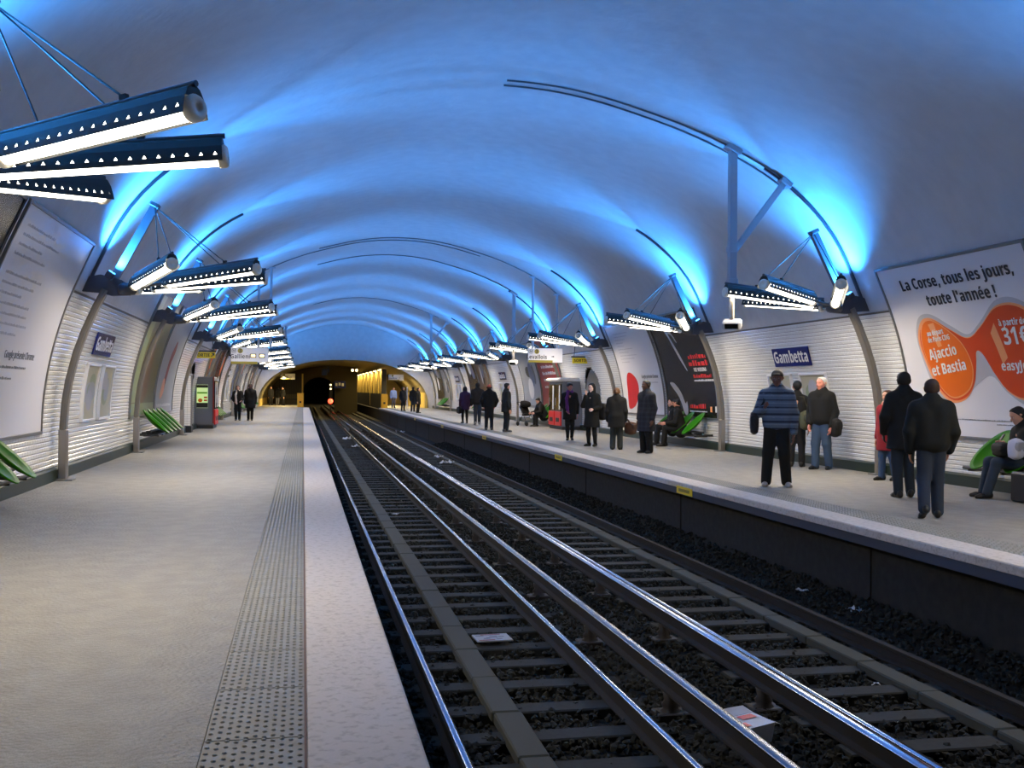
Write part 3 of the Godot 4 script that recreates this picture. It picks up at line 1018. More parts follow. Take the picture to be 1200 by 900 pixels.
	small_print(o, -1.0, z0, 1.0, 2.6, 1.75, 0.04, M.mid_grey)
	small_print(o, -1.0, z0, 0.8, 1.95, 1.6, 0.04, M.mid_grey)
	o = poster(-1.0, -9.35, 3.9, M.poster_dark, "dark poster at the extreme left edge behind the nearest hanging tubes")
	ink("panel", o, -1.0, -9.35, rpoly(0.3, 1.2, 3.6, 3.3), M.dark_grey)
	# left pair beyond the second post
	z0 = -25.78
	o = poster(-1.0, z0, 3.85, M.poster_olive, "olive and brown poster passing behind the third left lamp post")
	ink("panel", o, -1.0, z0, rpoly(0.0, 1.15, 0.8, 3.8), M.map_green)
	ink("figure", o, -1.0, z0, smooth_closed([Vector2(1.2, 1.3), Vector2(1.4, 2.3), Vector2(1.9, 2.9), Vector2(2.4, 2.4), Vector2(2.6, 1.5), Vector2(2.0, 1.15)]), M.poster_brown)
	ink("panel", o, -1.0, z0, rpoly(0.0, 0.85, 3.85, 1.12), M.map_green, 0.041)
	z0 = -29.85
	o = poster(-1.0, z0, 3.95, M.poster_grey, "pale grey poster with a red and orange figure above the second green bench")
	ink("figure", o, -1.0, z0, smooth_closed([Vector2(1.2, 1.35), Vector2(1.5, 1.9), Vector2(1.7, 2.5), Vector2(2.15, 2.9), Vector2(2.4, 2.6), Vector2(2.1, 2.2), Vector2(1.9, 1.7), Vector2(1.55, 1.3)]), M.dark_red)
	ink("figure", o, -1.0, z0, smooth_closed([Vector2(1.0, 1.2), Vector2(1.2, 1.7), Vector2(1.6, 1.75), Vector2(1.7, 1.4)]), M.orange_pale, 0.041)
	small_print(o, -1.0, z0, 0.4, 3.5, 0.98, 0.09, M.white)
	# farther bays
	z0 = -47.25
	o = poster(1.0, z0, 4.0, M.poster_red, "dark red poster with white lettering lines behind the hanging white direction sign")
	for i in 4: small_print(o, 1.0, z0, 0.7, 3.4, 2.55 - i * 0.3, 0.15, M.white)
	var far_r := [[-51.4, M.poster_grey], [-64.3, M.poster_brown], [-68.5, M.poster_dark], [-81.3, M.poster_grey], [-85.5, M.poster_dark]]
	var n_r := ["grey poster with dark blots left of the dark red poster", "brown poster on the far right wall above the walking pair", "black poster on the right wall left of the brown poster", "pale poster on the right wall near the far end", "black poster farthest along the right wall"]
	for i in far_r.size():
		o = poster(1.0, far_r[i][0], 3.9, far_r[i][1], n_r[i])
		for k in 4: ink("figure", o, 1.0, far_r[i][0], oval(rng.randf_range(0.5, 1.2), rng.randf_range(0.4, 1.4), 12, Vector2(rng.randf_range(0.9, 3.0), rng.randf_range(1.6, 3.0))), [M.dark_grey, M.mid_grey, M.poster_blue, M.white][k], 0.038 + 0.002 * k)
	var far_l := [[-43.4, M.poster_brown], [-47.6, M.poster_dark], [-60.4, M.poster_blue], [-64.6, M.poster_grey], [-77.5, M.poster_dark], [-81.7, M.poster_brown]]
	var n_l := ["brown poster behind the left vending machine", "black poster on the left wall beside the walking couple", "blue poster on the left wall beyond the couple", "grey poster on the left wall beyond the blue one", "black poster near the far end of the left wall", "brown poster farthest along the left wall"]
	for i in far_l.size():
		o = poster(-1.0, far_l[i][0], 3.9, far_l[i][1], n_l[i])
		for k in 3: ink("figure", o, -1.0, far_l[i][0], oval(rng.randf_range(0.5, 1.2), rng.randf_range(0.4, 1.4), 12, Vector2(rng.randf_range(0.9, 3.0), rng.randf_range(1.6, 3.0))), [M.white, M.orange_mid, M.mid_grey][k], 0.038 + 0.002 * k)

func station_sign(side: float, zc: float, label: String) -> void:
	var o := thing("station_sign", label, "sign", Vector3.ZERO, 0.0, "blue station name signs")
	var t := wframe(side, zc, 2.33, 0.035)
	build("plate", box(Vector3(1.75, 0.42, 0.03), Vector3.ZERO, 0.006), M.enamel_blue, o, t)
	letters("lettering", "Gambetta", 0.36, M.white, o, t * Transform3D(Basis(), Vector3(0, 0.0, 0.018)), true, 0.95)

func map_case(side: float, zc: float, label: String) -> void:
	var o := thing("map_case", label, "map", Vector3.ZERO, 0.0, "framed maps in pairs under the station signs")
	var st := begin()
	wall_patch(st, side, zc - 0.56, zc + 0.56, 0.90, 1.92, 0.03, 5)
	build("map_sheet", st, M.map_print, o)
	for k in 6:
		st = begin()
		print_poly(st, side, zc - side * 0.56, oval(rng.randf_range(0.3, 0.7), rng.randf_range(0.2, 0.5), 12, Vector2(rng.randf_range(0.3, 0.8), rng.randf_range(1.15, 1.7))), 0.032 + 0.001 * k)
		build("map_area", st, [M.map_green, M.poster_grey, M.print_grey][k % 3], o)
	st = begin()
	for s in [0.89, 1.93]: bx(st, wframe(side, zc, s, 0.035), Vector3(1.2, 0.045, 0.06), 0.006)
	for z in [zc - 0.58, zc + 0.58]:
		var path := []
		for i in 8: path.append(wp(side, z, lerpf(0.89, 1.93, i / 7.0), 0.035))
		sweep(st, path, rect(0.04, 0.06), Vector3.BACK, false)
	build("frame", st, M.white, o)

func make_signs() -> void:
	var bays := [[-21.6, "nearest", "behind the man in the striped sweater"], [-56.2, "middle", "above the far standing men"], [-73.4, "far", "near the far end"]]
	for b in bays:
		for side in [-1.0, 1.0]:
			var w := "left" if side < 0.0 else "right"
			station_sign(side, b[0] + (0.25 if side < 0.0 else -0.2), "%s dark blue station name sign on the %s wall" % [b[1], w])
			for k in 2:
				map_case(side, b[0] + (0.8 if k else -0.4) - (0.2 if k else 0.6) * 1.0 - (0.0 if side > 0.0 else -0.1), "%s framed map on the %s wall under the %s station sign" % ["nearer" if k else "farther", w, b[1]])
	# yellow exit signs above the passages
	for side in [-1.0, 1.0]:
		var x := -3.40 if side < 0.0 else 10.25
		var o := thing("exit_sign", "yellow way out sign hanging %s" % ("above the left vending machine" if side < 0.0 else "above the right wall passage and kiosk"), "sign", Vector3(x, 2.66, -38.75))
		build("box", box(Vector3(0.74, 0.21, 0.09), Vector3.ZERO, 0.01), M.sign_yellow, o)
		var st := begin()
		bx(st, Transform3D(Basis(), Vector3(0, 0.14, 0)), Vector3(0.80, 0.05, 0.11), 0.008)
		for dx in [-0.3, 0.3]: tube(st, [Vector3(dx, 0.15, 0), Vector3(dx + side * 0.05, 0.62 + dx * -side * 0.5, 0)], 0.012, 6)
		build("hanger", st, M.dark_grey, o)
		letters("lettering", "SORTIE", 0.15, M.black, o, at(Vector3(-0.06, 0, 0.047)))
		st = begin()
		plate(st, PackedVector2Array([Vector2(0.22, -0.05), Vector2(0.25, -0.06), Vector2(0.31, 0.02), Vector2(0.31, -0.02), Vector2(0.34, -0.02), Vector2(0.34, 0.07), Vector2(0.25, 0.07), Vector2(0.25, 0.04), Vector2(0.29, 0.04)]), 0.003, at(Vector3(0, 0, 0.049)))
		build("arrow", st, M.black, o)
	direction_sign(Vector3(-1.84, 2.68, -38.4), "Gallieni", "hanging white direction sign with train countdown display above the left platform", true, [-1.55, -1.13])
	direction_sign(Vector3(8.62, 2.80, -37.8), "Levallois", "hanging white direction sign above the right platform beside the red poster", false, [8.15, 9.05])
	direction_sign(Vector3(-1.35, 2.62, -98.0), "Gallieni", "small distant direction sign over the far end of the left platform", false, [])
	direction_sign(Vector3(7.72, 2.55, -90.3), "Levallois", "distant white and blue direction sign in the yellow passage at right", false, [])

func direction_sign(p: Vector3, dest: String, label: String, screens: bool, posts: Array) -> void:
	var o := thing("direction_sign", label, "sign", p)
	build("box", box(Vector3(1.28, 0.52, 0.12), Vector3.ZERO, 0.012), M.white, o)
	var st := begin()
	bx(st, at(Vector3(-0.18, -0.28 if screens else -0.22, 0.005)), Vector3(0.9, 0.09, 0.13), 0.006)
	build("exit_strip", st, M.sign_ochre, o)
	letters("lettering", dest, 0.20, M.ink, o, at(Vector3(-0.32, -0.06, 0.062)), true, 0.9)
	st = begin()
	lathe(st, [Vector2(0.075, 0.0), Vector2(0.085, 0.002), Vector2(0.085, 0.004), Vector2(0.075, 0.005)], 20, Transform3D(Basis(Vector3.RIGHT, PI / 2), Vector3(-0.53, 0.14, 0.06)))
	build("emblem_ring", st, M.mid_grey, o)
	letters("lettering", "M", 0.13, M.mid_grey, o, at(Vector3(-0.53, 0.14, 0.062)))
	st = begin()
	plate(st, oval(0.18, 0.18), 0.004, at(Vector3(-0.32, 0.14, 0.065)))
	build("line_disc", st, M.sign_ochre, o)
	letters("lettering", "3", 0.17, M.black, o, at(Vector3(-0.32, 0.14, 0.068)))
	if screens:
		for k in 2:
			build("countdown_screen", box(Vector3(0.2, 0.14, 0.02), Vector3.ZERO), M.black, o, at(Vector3(0.12 + k * 0.3, -0.03, 0.065)))
			build("screen_digits", box(Vector3(0.15, 0.09, 0.006), Vector3.ZERO), M.screen_glow, o, at(Vector3(0.12 + k * 0.3, -0.03, 0.077)))
		build("notice", box(Vector3(0.12, 0.1, 0.01), Vector3.ZERO), M.paper, o, at(Vector3(-0.06, 0.06, 0.065)))
	else:
		st = begin()
		plate(st, PackedVector2Array([Vector2(-0.05, -0.015), Vector2(0.01, -0.015), Vector2(0.01, -0.04), Vector2(0.05, 0.0), Vector2(0.01, 0.04), Vector2(0.01, 0.015), Vector2(-0.05, 0.015)]), 0.003, at(Vector3(0.28, -0.04, 0.064)))
		build("arrow", st, M.ink, o)
	for x in posts:
		var top := 5.7
		for i in 400:
			top = 4.0 + i * 0.0075
			if absf(x - CX) > prof(s_of_y_fast(top)).x - 0.02: break
		st = begin()
		tube(st, [Vector3(x - p.x, 0.26, 0), Vector3(x - p.x, top - p.y, 0)], 0.045, 8)
		bx(st, at(Vector3(x - p.x, top - p.y - 0.03, 0)), Vector3(0.28, 0.06, 0.16), 0.01)
		build("post", st, M.hanger_paint, o)

func s_of_y_fast(y: float) -> float:
	for i in py.size() - 1:
		if py[i + 1] >= y: return lerpf(ps[i], ps[i + 1], (y - py[i]) / maxf(py[i + 1] - py[i], 1e-5))
	return ps[ps.size() - 1]

func vault_y(x: float) -> float:
	var h := absf(x - CX)
	for i in range(ph.size() - 1, 0, -1):
		if ph[i - 1] >= h and py[i] > 3.0: return lerpf(py[i], py[i - 1], (h - ph[i]) / maxf(ph[i - 1] - ph[i], 1e-5))
	return 0.0

# vertical post hung from the vault with a raking brace and a camera at its foot
func hanger(x: float, z: float, foot: float, brace: float, label: String, arc := false) -> void:
	var o := thing("camera_hanger", label, "camera mast", Vector3(x, 0, z))
	var top := vault_y(x)
	var st := begin()
	sweep(st, [Vector3(0, foot + 0.72, 0), Vector3(0, top - 0.02, 0)], rect(0.13, 0.13), Vector3.RIGHT, false)
	bx(st, Transform3D(Basis(Vector3.BACK, -0.5), Vector3(0, top - 0.05, 0)), Vector3(0.3, 0.1, 0.24), 0.012)
	bx(st, at(Vector3(0, foot + 1.36, 0)), Vector3(0.17, 0.12, 0.17), 0.01)
	bx(st, at(Vector3(0, foot + 0.74, 0)), Vector3(0.17, 0.16, 0.17), 0.01)
	build("post", st, M.hanger_paint, o)
	if brace > 0.0:
		st = begin()
		var by := vault_y(x + brace)
		sweep(st, [Vector3(0.06, foot + 1.36, 0), Vector3(brace, by - 0.03, 0)], rect(0.10, 0.10), Vector3.BACK, false)
		bx(st, Transform3D(Basis(Vector3.BACK, -0.65), Vector3(brace, by - 0.06, 0)), Vector3(0.24, 0.1, 0.2), 0.012)
		build("brace", st, M.hanger_paint, o)
	st = begin()
	tube(st, [Vector3(0, foot + 0.72, 0), Vector3(0, foot + 0.1, 0)], 0.05, 8)
	build("lower_tube", st, M.steel, o)
	st = begin()
	var b := Basis(Vector3.UP, -0.5) * Basis(Vector3.RIGHT, 0.35)
	bx(st, Transform3D(b, Vector3(0.0, foot, 0.02)), Vector3(0.34, 0.15, 0.26), 0.03)
	build("camera_housing", st, M.light_grey, o)
	build("camera_window", box(Vector3(0.24, 0.10, 0.012), Vector3.ZERO, 0.004), M.glass_dark, o, Transform3D(b, Vector3(0, foot, 0.02)) * at(Vector3(0, 0, 0.132)))
	if arc:
		st = begin()
		for dz in [0.0, -0.3]:
			var path := []
			var s0 := 5.9
			for i in 24:
				var s := lerpf(s0, ps[ps.size() - 1] - 0.02, i / 23.0)
				path.append(wp(1.0, dz, s, 0.025) - Vector3(x, 0, 0))
			sweep(st, path, rect(0.026, 0.026), Vector3.BACK, false)
		build("ceiling_conduit", st, M.mid_grey, o)

# ------------------------------------------------------------------ benches
var seat_mesh: ArrayMesh

func make_seat_mesh() -> void:
	# shallow oval shell, long axis along local y, open side +z
	var st := begin()
	st.set_smooth_group(0)
	var rings := 7
	var n := 28
	for shell in 2:
		for i in rings:
			for j in n:
				var P := func(r: float, a: float) -> Vector3:
					var x := cos(a) * 0.27 * r
					var y := sin(a) * 0.43 * r
					var z := 0.10 * r * r * (1.0 + 0.4 * y) - (0.0 if shell == 0 else 0.018)
					return Vector3(x, y, z)
				var r0 := float(i) / rings
				var r1 := float(i + 1) / rings
				var a0 := TAU * j / n
				var a1 := TAU * (j + 1) / n
				var q := [P.call(r0, a0), P.call(r0, a1), P.call(r1, a1), P.call(r1, a0)]
				if shell == 1: q.reverse()
				if i == 0: tri(st, q[0] if shell == 0 else q[3], q[1] if shell == 1 else q[2], q[3] if shell == 0 else q[0])
				else: quad(st, q[0], q[1], q[2], q[3])
				if i == rings - 1 and shell == 0: quad(st, q[3], q[2], q[2] - Vector3(0, 0, 0.018), q[3] - Vector3(0, 0, 0.018))
	st.set_smooth_group(-1)
	seat_mesh = mesh_of(st)

func bench(side: float, zc: float, n: int, label: String) -> void:
	var o := thing("bench", label, "bench", Vector3(CX + side * 7.3, 0, zc), 0.0, "green shell seat benches along the walls")
	var len := n * 0.8 + 0.5
	var st := begin()
	for dx in [0.28, 0.46]: tube(st, [Vector3(-side * dx, 0.36 if dx > 0.3 else 0.44, -len / 2 + 0.1), Vector3(-side * dx, 0.36 if dx > 0.3 else 0.44, len / 2 - 0.1)], 0.025, 8)
	for k in n + 1:
		var z := (k - n / 2.0) * 0.8
		bx(st, at(Vector3(-side * 0.30, 0.34, z)), Vector3(0.36, 0.05, 0.04), 0.006)
		bx(st, at(Vector3(-side * 0.02, 0.36, z)), Vector3(0.34, 0.06, 0.05), 0.006)
	build("support_rail", st, M.dark_grey, o)
	for k in n:
		var z := (k - (n - 1) / 2.0) * 0.8
		var up := Vector3(side * 0.72, 0.62, 0).normalized()      # towards the wall and up
		var x := Vector3.BACK
		var zz := x.cross(up).normalized()
		if zz.y < 0.0: x = -x; zz = -zz
		put("seat", seat_mesh, M.seat_green, o, Transform3D(Basis(x, up, zz), Vector3(-side * 0.30, 0.60, z)))

func make_benches() -> void:
	make_seat_mesh()
	var zs := [-12.45, -29.1, -46.2, -63.0, -80.0]
	var pl := ["nearest the camera", "third lamp post", "fifth post", "seventh post", "far end"]
	for i in zs.size():
		bench(-1.0, zs[i], 5, "bench of green oval shell seats on the left wall, " + (pl[0] if i == 0 else "second along" if i == 1 else "third along" if i == 2 else "fourth along" if i == 3 else "farthest"))
		if i == 0: bench(1.0, -13.0, 5, "bench of green oval shell seats below the orange sunglasses poster")
		else: bench(1.0, zs[i] + (0.6 if i == 1 else 1.3 if i == 2 else 0.0), 4, "bench of green oval shell seats on the right wall, " + ["", "under the black theatre poster", "beside the pushchair", "beyond the pushchair", "farthest along"][i])

# ------------------------------------------------------------------ machines and street furniture
func vending(p: Vector3, side: float, label: String) -> void:
	# near end faces the camera (+z), sales front faces the track
	var o := thing("vending_machine", label, "vending machine", p)
	var w := 0.72 if side < 0.0 else 1.0
	var d := 1.6 if side < 0.0 else 2.2
	var h := 1.93
	build("cabinet", box(Vector3(w, h - 0.12, d), Vector3(0, 0.12 + (h - 0.12) / 2, 0), 0.03), M.mid_grey, o)
	build("kick_plate", box(Vector3(w - 0.04, 0.12, d - 0.04), Vector3(0, 0.06, 0)), M.dark_grey, o)
	if side > 0.0: build("canopy", box(Vector3(w + 0.16, 0.16, d + 0.1), Vector3(-0.06, h + 0.03, 0), 0.06), M.white, o)
	var fx := -side * (w / 2 + 0.02)
	for k in 2:
		var z := (d / 2 - 0.03) - (k + 0.5) * (d / 2 - 0.06) - 0.03 * k
		var dz := d / 2 - 0.12
		build("glass_front", box(Vector3(0.04, 1.05, dz), Vector3(fx, 1.26, z), 0.01), M.glass_dark, o)
		build("lower_panel", box(Vector3(0.06, 0.56, dz), Vector3(fx, 0.43, z), 0.012), M.red, o)
		build("side_banner", box(Vector3(0.02, 0.95, dz * 0.15), Vector3(fx - side * 0.025, 1.26, z + dz * 0.30), 0.004), M.paper, o)
		build("delivery_flap", box(Vector3(0.03, 0.16, dz * 0.5), Vector3(fx - side * 0.03, 0.38, z), 0.006), M.dark_grey, o)
		build("coin_panel", box(Vector3(0.03, 0.3, 0.1), Vector3(fx - side * 0.02, 1.1, z - dz * 0.38), 0.006), M.steel, o)
	if side < 0.0:
		build("red_band", box(Vector3(0.05, h - 0.2, 0.04), Vector3(w / 2 - 0.02, 0.2 + (h - 0.2) / 2, d / 2 + 0.008), 0.01), M.dark_red, o)
		var ad := build("advert_panel", box(Vector3(0.40, 0.86, 0.02), Vector3(-0.06, 1.2, d / 2 + 0.008), 0.004), M.adbox_glow, o)
		var st := begin()
		plate(st, rpoly(-0.26, 0.78, 0.14, 0.96), 0.003, at(Vector3(0, 0, d / 2 + 0.021)))
		plate(st, rpoly(-0.26, 1.52, 0.14, 1.62), 0.003, at(Vector3(0, 0, d / 2 + 0.021)))
		build("advert_dark", st, M.black, ad)
		st = begin()
		plate(st, oval(0.16, 0.14, 16, Vector2(-0.13, 1.05)), 0.003, at(Vector3(0, 0, d / 2 + 0.022)))
		build("advert_fruit", st, M.orange_mid, ad)
		st = begin()
		plate(st, rpoly(0.0, 1.02, 0.12, 1.08), 0.003, at(Vector3(0, 0, d / 2 + 0.022)))
		plate(st, rpoly(0.0, 1.13, 0.12, 1.19), 0.003, at(Vector3(0, 0, d / 2 + 0.022)))
		build("advert_label", st, M.red, ad)
		st = begin()
		plate(st, rpoly(-0.24, 1.30, 0.12, 1.36), 0.003, at(Vector3(0, 0, d / 2 + 0.022)))
		build("advert_band", st, M.ad_green, ad)

func make_furniture() -> void:
	vending(Vector3(-3.60, 0, -41.8), -1.0, "grey vending machine with lit green advert on the left platform")
	vending(Vector3(10.42, 0, -41.55), 1.0, "white-topped vending kiosk with red lower panels behind the waiting women")
	# tiled screen wall by the left passage
	var o := thing("screen_wall", "low white tiled screen wall beside the left vending machine", "partition", Vector3(-3.88, 0, -37.6))
	build("core", box(Vector3(0.36, 1.72, 0.5), Vector3(0, 1.08, 0)), M.grout, o)
	build("plinth", box(Vector3(0.40, 0.22, 0.54), Vector3(0, 0.11, 0), 0.01), M.black, o)
	build("coping", box(Vector3(0.40, 0.04, 0.54), Vector3(0, 1.955, 0), 0.01), M.light_grey, o)
	var tl := mesh_of(box(Vector3(0.110, 0.070, 0.016), Vector3.ZERO, 0.005))
	for r in 22:
		for c in 3: put("tile", tl, M.tile_white, o, at(Vector3(-0.115 + c * 0.115, 0.27 + r * 0.0765, 0.254)))
	# hung cameras
	hanger(7.59, -18.15, 2.74, 1.02, "tall braced post hung from the vault with a camera, nearest on the right", true)
	hanger(8.41, -42.7, 2.66, 0.0, "straight post hung from the vault with a camera left of the direction sign")
	hanger(7.42, -63.0, 3.0, 0.95, "small distant braced post hung from the vault on the right")
	hanger(-1.19, -74.0, 3.2, 0.0, "small distant post hung from the vault above the left platform end")
	for q in [[-42.7, 6.2, 1.0], [-37.8, 5.4, 1.0], [-63.0, 6.9, 1.0], [-38.4, 5.6, -1.0]]:
		var cs := begin()
		var cpath := []
		for i in 30:
			var s: float = lerpf(q[1], 2.0 * ps[ps.size() - 1] - 8.6, i / 29.0)
			cpath.append(wp(q[2], q[0], s, 0.02) if s < ps[ps.size() - 1] - 0.05 else wp(-q[2], q[0], minf(2.0 * ps[ps.size() - 1] - s, ps[ps.size() - 1] - 0.05), 0.02))
		sweep(cs, cpath, rect(0.03, 0.03), Vector3.BACK, false)
		tag(build("ceiling_conduit", cs, M.mid_grey, self), {-42.7: "thin cable conduit over the vault at the second right camera post", -37.8: "thin cable conduit over the vault above the white right direction sign", -63.0: "far thin cable conduit over the vault at the small braced post", -38.4: "thin cable conduit over the vault above the left direction sign"}[q[0]], "conduit")
	# yellow boxes that close the platform ends
	for k in 2:
		o = thing("equipment_box", ["yellow box at the far end of the left platform edge", "yellow box at the far end of the right platform edge"][k], "cabinet", Vector3([-0.2, 5.98 + 0.55][k], 0, [-90.5, -87.6][k]))
		build("cabinet", box(Vector3(0.52, 1.12, 0.4), Vector3(0, 0.56, 0), 0.02), M.box_yellow, o)
		build("notice", box(Vector3(0.16, 0.16, 0.01), Vector3(0.0, 0.42, 0.205)), M.black, o)
		build("lid", box(Vector3(0.56, 0.05, 0.44), Vector3(0, 1.14, 0), 0.01), M.box_yellow, o)
	# small yellow plates on the edge fascia
	var plates := [-16.75, -25.6, -36.6, -48.0, -60.0]
	var pn := ["nearest", "second", "third", "fourth", "fifth"]
	for i in plates.size():
		o = thing("marker_plate", "%s small yellow marker plate on the blue-grey right platform edge" % pn[i], "marker", Vector3(6.2, -0.125, plates[i]), 0.0, "yellow marker plates on the platform edge")
		build("plate", box(Vector3(0.012, 0.125, 0.72), Vector3(-0.002, 0, 0), 0.003), M.sign_yellow, o)
		build("print", box(Vector3(0.004, 0.05, 0.5), Vector3(-0.009, 0, 0)), M.sign_ochre, o)

# ------------------------------------------------------------------ litter on the tracks
func crumple(r: float) -> ArrayMesh:
	var st := begin()
	var n := 7
	var pts := []
	for i in n + 1:
		for j in n + 1:
			pts.append(Vector3((float(i) / n - 0.5) * 2.0 * r, absf(rng.randfn(0.0, 0.22)) * r + 0.01, (float(j) / n - 0.5) * 1.4 * r + rng.randfn(0, 0.06) * r))
	for i in n:
		for j in n:
			var q := [pts[i * (n + 1) + j], pts[i * (n + 1) + j + 1], pts[(i + 1) * (n + 1) + j + 1], pts[(i + 1) * (n + 1) + j]]
			for f in [[0, 3, 2], [0, 2, 1]]:
				tri(st, q[f[0]], q[f[1]], q[f[2]])
				tri(st, q[f[0]] - Vector3(0, 0.004, 0), q[f[2]] - Vector3(0, 0.004, 0), q[f[1]] - Vector3(0, 0.004, 0))
	return mesh_of(st)

func make_litter() -> void:
	var o := thing("litter_box", "crushed white takeaway box with red print lying between the conductor rails", "litter", Vector3(3.13, -0.98, -7.12), 0.32)
	o.rotation.z = 0.08
	var st := begin()
	var L := 0.15
	var W := 0.11
	quad(st, Vector3(-L, 0.17, -W), Vector3(L, 0.155, -W), Vector3(L * 1.05, 0.14, W), Vector3(-L * 0.95, 0.15, W))
	quad(st, Vector3(-L * 0.95, 0.15, W), Vector3(L * 1.05, 0.14, W), Vector3(L * 0.9, 0.0, W * 0.8), Vector3(-L * 0.8, 0.0, W * 0.8))
	quad(st, Vector3(-L, 0.17, -W), Vector3(-L * 0.95, 0.15, W), Vector3(-L * 0.8, 0.0, W * 0.8), Vector3(-L * 0.8, 0.0, -W * 0.8))
	quad(st, Vector3(L * 1.05, 0.14, W), Vector3(L, 0.155, -W), Vector3(L * 0.85, 0.0, -W * 0.8), Vector3(L * 0.9, 0.0, W * 0.8))
	quad(st, Vector3(L, 0.155, -W), Vector3(-L, 0.17, -W), Vector3(-L * 0.8, 0.0, -W * 0.8), Vector3(L * 0.85, 0.0, -W * 0.8))
	build("carton", st, M.paper, o)
	st = begin()
	quad(st, Vector3(-L, 0.172, -W), Vector3(-L * 0.9, 0.22, -W * 1.5), Vector3(L * 0.7, 0.2, -W * 1.5), Vector3(L, 0.157, -W))
	quad(st, Vector3(L * 1.05, 0.142, W), Vector3(L, 0.157, -W), Vector3(L * 1.5, 0.11, -W * 0.5), Vector3(L * 1.6, 0.10, W * 0.8))
	build("flap", st, M.paper, o)
	st = begin()
	quad(st, Vector3(-0.03, 0.1685, -0.085), Vector3(0.10, 0.1625, -0.085), Vector3(0.115, 0.158, -0.02), Vector3(-0.02, 0.164, -0.02))
	quad(st, Vector3(-0.09, 0.164, 0.02), Vector3(-0.04, 0.160, 0.02), Vector3(-0.03, 0.153, 0.085), Vector3(-0.08, 0.157, 0.085))
	build("print", st, M.red, o)
	o = thing("litter_tray", "flat printed sheet of rubbish lying beside the cable trough covers", "litter", Vector3(1.87, -0.955, -10.45), 0.06)
	build("sheet", box(Vector3(0.36, 0.018, 0.28), Vector3.ZERO, 0.004), M.dirty_paper, o)
	st = begin()
	for k in 9:
		bx(st, at(Vector3(rng.randf_range(-0.13, 0.13), 0.0105, -0.12 + k * 0.029)), Vector3(rng.randf_range(0.05, 0.16), 0.002, 0.016))
	build("print", st, M.mid_grey, o)
	st = begin()
	bx(st, at(Vector3(-0.08, 0.011, 0.12)), Vector3(0.16, 0.002, 0.02))
	bx(st, at(Vector3(0.0, 0.011, -0.10)), Vector3(0.2, 0.002, 0.02))
	build("red_print", st, M.dark_red, o)
	var spots := [[6.15, -0.97, -11.1, 0.11, "crumpled white paper by the right pit wall, nearest the camera"], [6.1, -0.95, -12.3, 0.07, "smaller white scrap by the right pit wall"], [5.0, -1.0, -39.5, 0.2, "pale rubbish lump left of its twin on the far track"], [4.85, -1.0, -36.2, 0.22, "pale rubbish lump right of its twin on the far track"], [2.35, -1.0, -46.8, 0.24, "pale rubbish between the left rails, nearer"], [2.2, -1.0, -54.0, 0.24, "pale rubbish between the left rails, farther"], [5.6, -1.0, -62.6, 0.24, "pale rubbish far along the right track"], [4.5, -1.03, -7.5, 0.035, "tiny white scrap beside the right track sleeper"], [4.9, -1.03, -8.5, 0.04, "tiny pale scrap by the right trough covers"], [1.85, -1.02, -21.6, 0.06, "small white scrap between the left rails"]]
	for q in spots: tag(put("paper_scrap", crumple(q[3]), M.paper, self, at(Vector3(q[0], q[1], q[2]), rng.randf() * 3.0)), q[4], "litter", "paper scraps on the tracks")

# ------------------------------------------------------------------ what lies beyond the vault
func arch_points(cx: float, hw: float, crown: float, base: float, n := 28) -> PackedVector2Array:
	var a := PackedVector2Array()
	for i in n + 1:
		var t := PI * i / n
		a.append(Vector2(cx - signf(cos(t)) * pow(absf(cos(t)), 0.87) * hw, base + pow(sin(t), 0.87) * (crown - base)))
	return a

